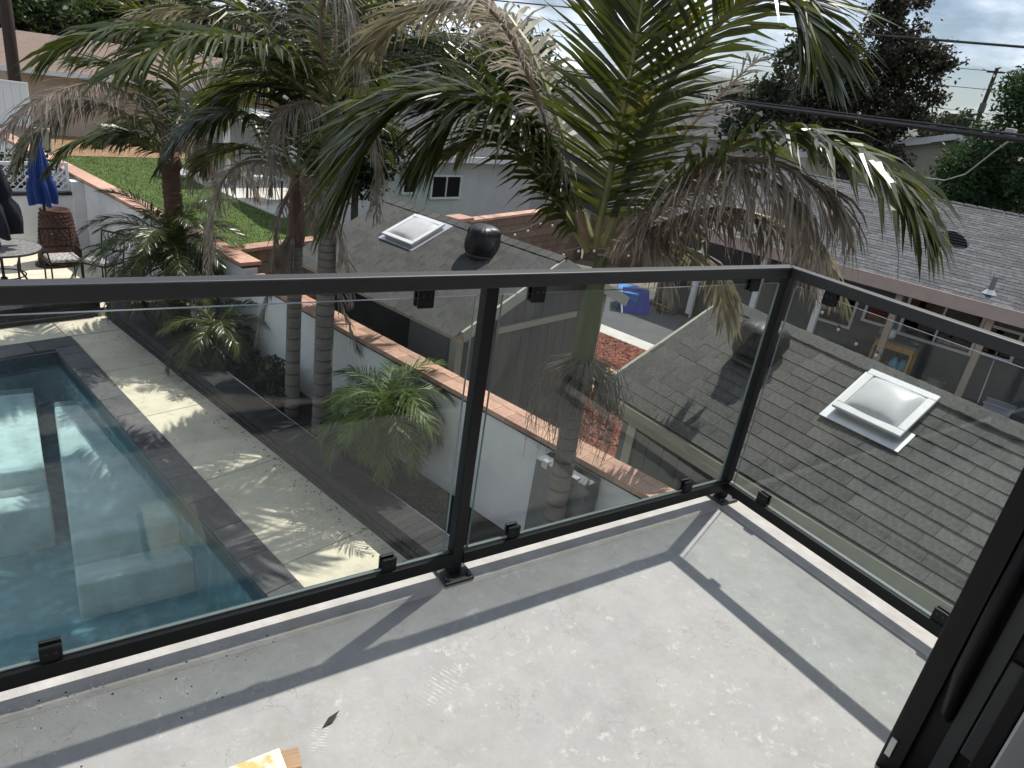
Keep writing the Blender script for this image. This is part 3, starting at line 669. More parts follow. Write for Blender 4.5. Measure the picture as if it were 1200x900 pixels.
# ------------------------------------------------------------------ neighbour's yard
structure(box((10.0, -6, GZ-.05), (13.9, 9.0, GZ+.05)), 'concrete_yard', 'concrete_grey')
structure(box((9.5, -6, GZ-.05), (9.99, 9.0, GZ+.045)), 'concrete_border', 'concrete_pale')
def stones(name, region, n, size, m, seed):
    rg = np.random.default_rng(seed); u0, u1, v0, v1 = region
    oct_ = np.array([(1,0,0),(0,1,0),(-1,0,0),(0,-1,0),(0,0,.7),(0,0,-.5)]); fc = np.array([(0,1,4),(1,2,4),(2,3,4),(3,0,4),(1,0,5),(2,1,5),(3,2,5),(0,3,5)])
    c = np.stack([rg.uniform(u0,u1,n), rg.uniform(v0,v1,n), np.full(n, GZ+.02)+rg.uniform(0,.03,n)], -1)
    sc = rg.uniform(.6,1.4,(n,1,1))*size; jit = rg.uniform(.6,1.3,(n,6,3)); a = rg.uniform(0,6.28,n)
    V = oct_[None]*jit*sc; ca, sa = np.cos(a)[:,None], np.sin(a)[:,None]
    V = np.stack([V[...,0]*ca-V[...,1]*sa, V[...,0]*sa+V[...,1]*ca, V[...,2]], -1)+c[:,None]
    F = (fc[None]+(np.arange(n)*6)[:,None,None]).reshape(-1,3)
    me = bpy.data.meshes.new(name); me.from_pydata(V.reshape(-1,3).tolist(), [], F.tolist()); me.materials.append(MATS[m])
    o = bpy.data.objects.new(name, me); COL.objects.link(o); lotmesh(o); return o
structure(box((2.62, 3.2, GZ-.05), (9.49, 9.0, GZ+.012)), 'gravel_bed', 'gravel_base')
structure(box((6.75, 4.55, GZ-.04), (7.9, 5.55, GZ+.020)), 'pebble_bed', 'tan_base')
tag(stones('red_gravel', (3.6, 9.48, 3.2, 8.0), 13000, .036, 'gravel_red', 5), 'red crushed lava gravel between the two sheds', 'gravel', kind='stuff')
tag(stones('tan_pebbles', (6.75, 7.9, 4.55, 5.55), 1800, .040, 'gravel_tan', 6), 'tan pebbles at the corner of the far shed', 'pebbles', kind='stuff')

# lawn, bark bed, patio slab of the next garden
structure(box((2.62, 10.6, GZ-.05), (12.5, 28.3, GZ+.02)), 'lawn', 'grass')
def blades(n, seed):
    rg = np.random.default_rng(seed); u = rg.uniform(2.7, 9.5, n); v = rg.uniform(11.5, 28.2, n); h = rg.uniform(.02,.05,n); a = rg.uniform(0,6.28,n); w_ = .012
    dx, dy = np.cos(a)*w_, np.sin(a)*w_; z = np.full(n, GZ+.015); tx, ty = rg.normal(0,.02,n), rg.normal(0,.02,n)
    V = np.stack([np.stack([u-dx,v-dy,z],-1), np.stack([u+dx,v+dy,z],-1), np.stack([u+tx,v+ty,z+h],-1)], 1).reshape(-1,3)
    me = bpy.data.meshes.new('grass'); me.vertices.add(3*n); me.vertices.foreach_set('co', V.ravel()); me.loops.add(3*n); me.loops.foreach_set('vertex_index', np.arange(3*n))
    me.polygons.add(n); me.polygons.foreach_set('loop_start', np.arange(n)*3); me.polygons.foreach_set('loop_total', np.full(n,3)); me.update(calc_edges=True); me.materials.append(MATS['grass_blade'])
    o = bpy.data.objects.new('grass', me); COL.objects.link(o); return lotmesh(o)
tag(blades(60000, 3), 'short green mown grass of the lawn beyond the wall', 'grass', kind='stuff')
structure(box((2.62, 28.31, GZ-.05), (14, 33.5, GZ+.04)), 'bark_bed', 'bark_chip')
structure(box((8.4, 18.0, GZ-.04), (13.0, 26.0, GZ+.06)), 'garden_slab', 'concrete_pale')
lw2 = lot('retaining_wall', 'low white block wall behind the bark bed', 'wall', 8, 33.5, GZ)
box((-6, 0, 0), (10, .2, .75)).build('wall_body', 'white_house', lw2); box((-6, -.03, .751), (10, .23, .80)).build('coping_strip', 'mortar', lw2)
for k in range(14): box((-5.6+k*.95, -.012, .30), (-5.3+k*.95, -.001, .42)).build('vent_block', 'mortar', lw2)

# white house beyond the block wall
wh = lot('white_house', 'white stucco house with dark windows beyond the brown block wall', 'house', 14, 15, GZ)
def l4(u, v, z): return (u-14, v-15, z-GZ)
def house_win(root, u0, u1, z0, z1, v, mull=1):
    f_ = MB(); t_ = .06
    f_.box(l4(u0,v-.05,z0),l4(u1,v+.02,z0+t_)).box(l4(u0,v-.05,z1-t_),l4(u1,v+.02,z1)).box(l4(u0,v-.049,z0+t_+.001),l4(u0+t_,v+.019,z1-t_-.001)).box(l4(u1-t_,v-.049,z0+t_+.001),l4(u1,v+.019,z1-t_-.001))
    for k in range(mull): c__ = u0+(u1-u0)*(k+1)/(mull+1); f_.box(l4(c__-.02,v-.045,z0+t_+.002),l4(c__+.02,v+.015,z1-t_-.002))
    w__ = f_.build('window', 'white_trim', root); box(l4(u0+.05,v-.02,z0+.05),l4(u1-.05,v-.012,z1-.05)).build('pane', 'window_dark', w__)
box(l4(9.8, 14.5, GZ), l4(15.56, 20, -.6)).build('wall', 'white_house', wh)
box(l4(15.565, 15.3, GZ), l4(22, 20, -.6)).build('wall', 'white_house', wh)
house_win(wh, 11.0, 12.2, -1.85, -1.15, 14.45); house_win(wh, 17.0, 18.3, -2.1, -1.2, 15.25, 2); house_win(wh, 9.95, 10.5, -1.7, -1.0, 14.45, 0)
rf = MB().add([l4(9.3,14.0,-.58),l4(22.5,14.0,-.58),l4(22.5,17.4,.75),l4(9.3,17.4,.75),l4(22.5,20.6,-.58),l4(9.3,20.6,-.58)],[(0,1,2,3),(3,2,4,5),(0,3,5),(1,4,2)]).build('roof', 'shingle_grey', wh)
box(l4(9.25,13.95,-.74), l4(22.55,14.0,-.57)).build('fascia', 'white_trim', wh)
# garden pavilion with white posts
gp = lot('garden_porch', 'white porch with square posts at the edge of the lawn', 'porch', 11.6, 24.0, GZ)
for x in (-2.4, -1.0, .6): box((x-.08,-1.2,0),(x+.08,-1.04,2.3)).build('post', 'white_trim', gp)
for i in range(14): box((-2.6+i*.28, .6, 0), (-2.6+i*.28+.268, .64, 2.3)).build('board', 'white_house', gp)
box((-2.9,-1.5,2.3),(1.6,.9,2.45)).build('roof', 'white_trim', gp)
gc = lot('garden_table', 'dark garden table on the slab beside the white porch', 'table', 9.2, 20.4, GZ+.06)
box((-.5,-.4,.68),(.5,.4,.72)).build('table_top', 'concrete_pale', gc)
for x in (-.42,.42):
    for y in (-.33,.33): box((x-.025,y-.025,0),(x+.025,y+.025,.68)).build('leg', 'iron', gc)

# beige house top left
bh = thing('beige_house', 'beige house with low brown shingle roof behind the bark bed', 'house', (3, 36, GZ), R(4))
box((-6.2, -1.6, 0), (8.5, 6, 2.55)).build('wall', 'beige_wall', bh)
MB().add([(-6.8,-2.3,2.55),(9,-2.3,2.55),(9,2.2,3.75),(-6.8,2.2,3.75),(9,6.6,2.55),(-6.8,6.6,2.55)],[(0,1,2,3),(3,2,4,5),(0,3,5),(1,4,2)]).build('roof', 'shingle_brown', bh)
box((-6.8,-2.34,2.38),(9,-2.31,2.58)).build('fascia', 'white_trim', bh)
f_ = box((-.6,-1.66,1.0),(.8,-1.61,2.0)).build('window', 'white_trim', bh); box((-.52,-1.68,1.08),(.72,-1.665,1.92)).build('pane', 'window_dark', bh)
vf = thing('vinyl_fence', 'short white vinyl fence panel beside the utility pole', 'fence', (-3.2, 23.5, -1.55), R(78))
for i in range(8): box((-.02,-.8+i*.2,0),(.02,-.8+i*.2+.19,1.15)).build('board', 'vinyl_white', vf)
box((-.05,.81,-.1),(.05,.91,1.3)).build('post', 'vinyl_white', vf); box((-.03,-.8,1.151),(.03,.81,1.2)).build('rail', 'vinyl_white', vf)
bx_ = thing('fence_wall', 'stepped grey block wall with pink cap under the white vinyl fence', 'wall', (-3.2, 23.5, GZ), R(78))
box((-.1,-1.2,0),(.1,1.4,1.55)).build('wall_body', 'mortar', bx_); box((-.14,-1.2,1.551),(.14,1.4,1.61)).build('cap', 'cap_brick', bx_)
up = thing('utility_pole', 'dark wooden utility pole at the far left edge', 'pole', (-2.72, 24.4, GZ))
MB().tube([(0,0,0),(.02,0,4),(.04,0,9)], [.17,.155,.13], 12).build('pole', 'pole_wood', up, smooth=True)
for k in range(6): box((-.03,-.19,2+k*.5),(.0,-.15,2.02+k*.5)).build('step_bolt', 'bolt_metal', up)
box((-.9,-.05,8.2),(.95,.05,8.32)).build('crossarm', 'pole_wood', up)

# far houses
def far_house(label, loc, rot, wd, dp, ez, rz, wm, rm, wins_=(), name='house', hip=False):
    o = thing(name, label, 'house', (loc[0], loc[1], GZ), rot); box((-wd/2,-dp/2,0),(wd/2,dp/2,ez)).build('wall', wm, o)
    a, c = wd/2+.4, dp/2+.4
    if hip: MB().add([(-a,-c,ez),(a,-c,ez),(a,0,rz),(-a,0,rz),(a,c,ez),(-a,c,ez)],[(0,1,2,3),(3,2,4,5),(0,3,5),(1,4,2)]).build('roof', rm, o)
    else:   # gable facing -y
        MB().add([(-a,-c,ez),(0,-c,rz),(a,-c,ez),(-a,c,ez),(0,c,rz),(a,c,ez)]+[(-a,-c,ez-.12),(0,-c,rz-.12),(a,-c,ez-.12),(-a,c,ez-.12),(0,c,rz-.12),(a,c,ez-.12)],[(0,1,4,3),(1,2,5,4),(6,9,10,7),(7,10,11,8),(0,6,7,1),(1,7,8,2),(3,4,10,9),(4,5,11,10),(0,3,9,6),(2,8,11,5)]).build('roof', rm, o)
        MB().add([(-wd/2,-dp/2+.01,ez),(wd/2,-dp/2+.01,ez),(0,-dp/2+.01,rz-.2)],[(0,1,2)]).build('gable', wm, o)
        MB().bar((-a,-c-.03,ez-.06),(0,-c-.03,rz-.06),.05,.2).build('rake_board', 'white_trim', o); MB().bar((0,-c-.03,rz-.06),(a,-c-.03,ez-.06),.05,.2).build('rake_board', 'white_trim', o)
    for x, z, w_, h_ in wins_:
        f__ = box((x-w_/2,-dp/2-.04,z),(x+w_/2,-dp/2-.001,z+h_)).build('window', 'white_trim', o); box((x-w_/2+.06,-dp/2-.06,z+.06),(x+w_/2-.06,-dp/2-.041,z+h_-.06)).build('pane', 'window_dark', f__)
    return o
far_house('cream sided house with grey roof between the magnolia and the right hand tree', (27.6, 13.4), R(-62), 9, 8, 3.75, 5.2, 'cream_wall', 'shingle_grey', ((-1.4,2.5,.9,.7),(1.3,2.5,.9,.7)))
far_house('pale grey roofed house beyond the tall palm fronds', (32, 30), R(-40), 26, 10, 3.4, 4.9, 'white_house', 'shingle_grey', ((-5,1.2,1.4,1.1),(0,1.2,1.4,1.1),(5,1.2,1.4,1.1)), hip=True)
far_house('distant roof behind the pale grey roofed house', (62, 44), R(-48), 30, 12, 3.4, 5.4, 'beige_wall', 'shingle_grey', ((-6,1.2,1.4,1.1),(4,1.2,1.4,1.1)), hip=True)
far_house('distant brown roofed house at the foot of the leaning power pole', (66, 27), R(-66), 22, 12, 3.4, 5.2, 'beige_wall', 'shingle_brown', ((-4,1.2,1.4,1.1),), hip=True)

# hills on the horizon
def ridge(name, dist, a0, a1, h, seed, n=120):
    rg = random.Random(seed); ph = [rg.uniform(0,6.28) for _ in range(8)]; mb = MB(); vs = []
    for i in range(n+1):
        a = R(a0+(a1-a0)*i/n); z = h*(.72+.16*math.sin(i*.11+ph[0])+.10*math.sin(i*.23+ph[1])+.05*math.sin(i*.6+ph[2])+.03*math.sin(i*1.3+ph[3]))
        for d, q in ((dist,0.),(dist*1.08,.55),(dist*1.15,1.),(dist*1.4,.85)): vs.append((math.sin(a)*d, math.cos(a)*d, GZ+z*q))
    mb.add(vs, [(i*4+k,(i+1)*4+k,(i+1)*4+k+1,i*4+k+1) for i in range(n) for k in range(3)])
    o = mb.build(name, 'hill_scrub', smooth=True); return tag(o, kind='structure')
ridge('hills', 3400, -20, 130, 190, 4)

# ------------------------------------------------------------------ cables and far power pole
def cable(name, label, pts, r, m='cable', sag=0., group=None):
    P = [Vector(p) for p in pts]; o = thing(name, label, 'cable', P[0], 0, group); out_ = []
    for i in range(len(P)-1):
        for k in range(8):
            t = k/8; q = P[i].lerp(P[i+1], t); q.z -= sag*4*t*(1-t); out_.append(q-P[0])
    out_.append(P[-1]-P[0]); MB().tube(out_, r, 6).build('wire', m, o); return o
cable('overhead_cable', 'thin upper overhead cable crossing in front of the magnolia', [(9.0,24.0,3.9),(9.25,13.4,3.42),(9.63,7.36,3.18),(8.52,3.38,2.91),(7.9,-1.,2.8)], .018)
cable('overhead_cable', 'thick lower overhead cable bundle above the grey house roof', [(7.5,16.0,2.0),(8.9,8.27,1.80),(6.84,2.24,1.77),(5.8,-1,1.75)], .034)
cable('overhead_cable', 'second strand twisted along the thick lower cable bundle', [(7.52,16.0,2.06),(8.92,8.27,1.85),(6.84,2.24,1.82),(5.8,-1,1.80)], .016)
cable('service_drop', 'pale service wire drooping from the thick cable towards the cream house', [(7.02,2.42,1.80),(8.2,3.1,1.62),(9.6,4.0,1.25),(11.9,5.4,1.02),(14.5,7.2,.9)], .010, 'cable_light')
cb = thing('cable_clamp', 'small grey clamp on the thick lower cable', 'clamp', (7.05, 2.5, 1.80))
box((-.05,-.05,-.02),(.05,.05,.08)).build('housing', 'cable_light', cb, bevel=.01); MB().tube([(0,0,-.05),(0,0,.0)], .02, 6).build('stud', 'steel', cb)
pw = thing('power_pole', 'distant power pole standing against the sky at right', 'pole', (49.9, 23.4, GZ))
MB().tube([(0,0,0),(0,0,9.9)], [.17,.12], 8).build('pole', 'pole_wood', pw); box((-.16,-.16,7.2),(.16,.16,7.8)).build('transformer', 'concrete_grey', pw, bevel=.05)
box((-.05,-.55,9.6),(.05,.55,9.7)).build('crossarm', 'pole_wood', pw)
for k, dz_ in enumerate((9.7, 8.6, 7.2, 6.4)):
    cable('power_line', ['topmost', 'second', 'third', 'lowest'][k]+' thin distant power line strung from the far pole', [(30, 60, GZ+dz_+.6), (49.9, 23.4, GZ+dz_), (60, -20, GZ+dz_+.6)], .022, 'cable_light' if k > 1 else 'cable', .5)

# ------------------------------------------------------------------ our house: balcony, wall, room
dk = MB(); dk.box((-6.2, -1.16, -.26), (.10, .085, 0)); deck = structure(dk, 'balcony_deck', 'deck_concrete', lotf=False)
lg = MB(); lg.hexa([(-6.2,-.062,.0005),(.062,-.062,.0005),(.098,.083,.0005),(-6.2,.083,.0005),(-6.2,-.052,.008),(.052,-.052,.008),(.098,.083,.008),(-6.2,.083,.008)])
lg.build('edge_strip', 'ledge_concrete', deck)
lg = MB(); lg.hexa([(-.062,-1.16,.0005),(.098,-1.16,.0005),(.098,.082,.0005),(-.061,-.062,.0005),(-.052,-1.16,.0075),(.098,-1.16,.0075),(.098,.082,.0075),(-.051,-.052,.0075)])
lg.build('edge_strip', 'ledge_concrete', deck)
hw = structure(MB().box((-8,-1.37,GZ),(.45,-1.165,-.27)).box((-.545,-1.36,-.26),(.45,-1.165,2.6)).box((-8,-1.36,-.26),(-4.4,-1.165,2.6)).box((-4.399,-1.36,2.15),(-.546,-1.165,2.6)), 'house_wall', 'stucco_house', lotf=False)
rm_ = MB().box((-6,-5,-.2),(.4,-1.371,-.012)); structure(rm_, 'room_floor', 'room_floor', lotf=False)
structure(MB().box((-6,-5.1,-.01),(.4,-5.0,.5)).box((-6,-5.1,2.3),(.4,-5.0,2.5)).box((-6,-5.1,.501),(-5.2,-5.0,2.299)).box((-.2,-5.1,.501),(.4,-5.0,2.299)).box((-6.1,-5,-.01),(-6.0,-1.37,2.5)).box((.4,-5,-.01),(.5,-1.372,2.5)).box((-.695,-1.366,-.01),(.4,-1.3605,2.5)), 'room_walls', 'white_paint', lotf=False)  # unseen back wall has a wide opening, added to brighten the room
structure(box((-6.1,-5.1,2.5),(.5,-1.37,2.6)), 'room_ceiling', 'white_paint', lotf=False)
df = thing('door_frame', 'black metal balcony door frame close to the camera at right', 'door frame', (-.64, -1.25, 0))
box((.0,-.106,-.02),(.094,.11,2.148)).build('jamb', 'black_matte', df, bevel=.004)
box((-.062,-.107,-.02),(-.001,-.075,2.148)).build('inner_stop', 'black_matte', df, bevel=.003)
box((-.018,.052,-.02),(-.001,.072,2.148)).build('gasket', 'black_matte', df)
box((-.010,-.035,-.02),(-.001,.0,2.148)).build('glazing_strip', 'dark_strip', df)
h_ = MB(); h_.tube([(-.012,.026,.98),(-.030,.026,.94),(-.032,.026,.60),(-.030,.024,.42),(-.018,.018,.30),(-.004,.012,.27)], [.010,.016,.018,.018,.014,.006], 10); h_.build('pull_handle', 'black_matte', df, smooth=True)
box((-.006,.085,.055),(-.001,.10,.115)).build('strike_plate', 'white_paint', df)
box((-.012,-.073,.22),(-.001,-.040,.52)).build('lock_cover', 'dark_strip', df, bevel=.003)
box((-3.759,-.125,-.014),(-.063,.085,.0105)).build('threshold', 'black_metal', df)

# ------------------------------------------------------------------ glass railing
rl = thing('glass_railing', 'black metal balcony railing with clear glass panels', 'railing')
T = 1.067; hr = .022
XM, XL = -1.354, -2.72
MB().hexa([(-4.6,-hr,T-.042),(-hr,-hr,T-.042),(hr,hr,T-.042),(-4.6,hr,T-.042),(-4.6,-hr,T),(-hr,-hr,T),(hr,hr,T),(-4.6,hr,T)]).build('top_rail', 'black_metal', rl, bevel=.004)
MB().hexa([(-hr,-1.16,T-.042),(hr,-1.16,T-.042),(hr,hr,T-.042),(-hr,-hr,T-.042),(-hr,-1.16,T),(hr,-1.16,T),(hr,hr,T),(-hr,-hr,T)]).build('top_rail', 'black_metal', rl, bevel=.004)
hb = .016
for a, c in ((-4.6, XL-.0205), (XL+.0205, XM-.0205), (XM+.0205, -.0205)):
    q = box((a,-.024,.060),(c,.013,.106)).build('bottom_rail', 'black_matte', rl, bevel=.003)
    box((a+.002,-.008,.1065),(c-.002,.008,.1085)).build('glazing_channel', 'dark_strip', q)
q = box((-.024,-1.16,.060),(.013,-.025,.106)).build('bottom_rail', 'black_matte', rl, bevel=.003)
box((-.008,-1.158,.1065),(.008,-.026,.1085)).build('glazing_channel', 'steel', q)
def post(x, y):
    p_ = box((x-.02,y-.02,.022),(x+.02,y+.02,T-.0425)).build('post', 'black_matte', rl, bevel=.003)
    bp = box((x-.055,y-.055,.009),(x+.055,y+.055,.0215)).build('base_plate', 'black_metal', p_, bevel=.003)
    for dx in (-.04,.04):
        for dy in (-.04,.04): MB().lathe([(.010,.0216),(.010,.028),(.006,.034)], 8, (x+dx,y+dy,0)).build('bolt', 'bolt_metal', p_)
for x in (XL, XM, 0): post(x, 0)
def pane(a, b_):   # a,b: 2 corners in plan; thickness .01
    (x0,y0),(x1,y1) = a, b_; mb = MB()
    mb.hexa([(x0,y0,.109),(x1,y0,.109),(x1,y1,.109),(x0,y1,.109),(x0,y0,1.000),(x1,y0,1.000),(x1,y1,1.000),(x0,y1,1.000)])
    alongx = abs(x1-x0) > abs(y1-y0)
    mb.m = [1,1,0,1,0,1] if alongx else [1,1,1,0,1,0]
    mb.build('glass_panel', ['clear_glass', 'glass_edge'], rl)
GY = .0
pane((XM+.045,GY-.005),(-.045,GY+.005)); pane((XL+.045,GY-.005),(XM-.045,GY+.005)); pane((-4.5,GY-.005),(XL-.045,GY+.005)); pane((GY-.005,-1.12),(GY+.005,-.045))
def clamp(x, y, z, side):
    wx, wy = (.024, .017) if side == 'x' else (.017, .024)
    m_ = MB()
    if side == 'x': m_.box((x-wx,y-wy,z-.026),(x+wx,y-.0056,z+.026)).box((x-wx,y+.0056,z-.026),(x+wx,y+wy,z+.026))
    else: m_.box((x-wx,y-wy,z-.026),(x-.0056,y+wy,z+.026)).box((x+.0056,y-wy,z-.026),(x+wx,y+wy,z+.026))
    c__ = m_.build('glass_clamp', 'black_matte', rl, bevel=.003)
    for k in (-.010, .010):
        if side == 'x': MB().tube([(x+k, y-wy-.002, z+.008), (x+k, y-wy+.001, z+.008)], .0045, 8).build('screw', 'bolt_metal', c__)
        else: MB().tube([(x-wx-.002, y+k, z+.008), (x-wx+.001, y+k, z+.008)], .0045, 8).build('screw', 'bolt_metal', c__)
for x in (-2.49, -1.60, -1.13, -.26): clamp(x, GY, .126, 'x')
for x in (-2.62, -1.56, -1.19, -.20): clamp(x, GY, 1.000, 'x')
for y in (-.20, -.95): clamp(GY, y, .126, 'y'); clamp(GY, y, 1.000, 'y')

# loose things on the balcony
pb = thing('painted_board', 'cream paint spattered board lying on the balcony floor', 'board', (-2.12, -.52, .001), R(1))
box((-.10,-.2,.0),(.068,.088,.035)).build('plank', 'painted_board', pb, bevel=.003)
ws = thing('wood_offcut', 'small raw wood offcut poking out under the painted board', 'offcut', (-2.036, -.463, .001), R(-8))
box((-.02,-.028,.0),(.022,.030,.022)).build('block', 'raw_wood', ws, bevel=.004)
lf = thing('dry_leaf', 'small curled dark dry leaf lying on the balcony floor', 'leaf', (-1.911,-.383,.002), R(20))
MB().add([(-.03,-.004,0),(0,-.010,.006),(.03,0,.012),(0,.008,.003)], [(0,1,2,3)]).build('blade', 'dry_leaf', lf)
rgd = random.Random(4); dbm = MB()
for k in range(170):
    x, y = rgd.uniform(-2.75,-2.0)+abs(rgd.gauss(0,.1)), -.03-abs(rgd.gauss(0,.08))
    if rgd.random() < .06: x, y = rgd.uniform(-2.6,-.3), rgd.uniform(-.9,-.05)
    s_ = rgd.uniform(.001,.0032); zc = .0085 if (y > -.055 or x > -.055) else .0005; dbm.add([(x-s_,y-s_*.6,zc),(x+s_,y-s_*.7,zc),(x+s_*.8,y+s_,zc),(x-s_*.7,y+s_*.8,zc),(x,y,zc+.001+s_)], [(0,1,4),(1,2,4),(2,3,4),(3,0,4)], 0 if k % 6 else 1)
tag(dbm.build('plaster_crumbs', ['white_paint', 'dry_leaf']), 'scattered plaster crumbs and grit on the balcony floor', 'crumbs', kind='stuff')
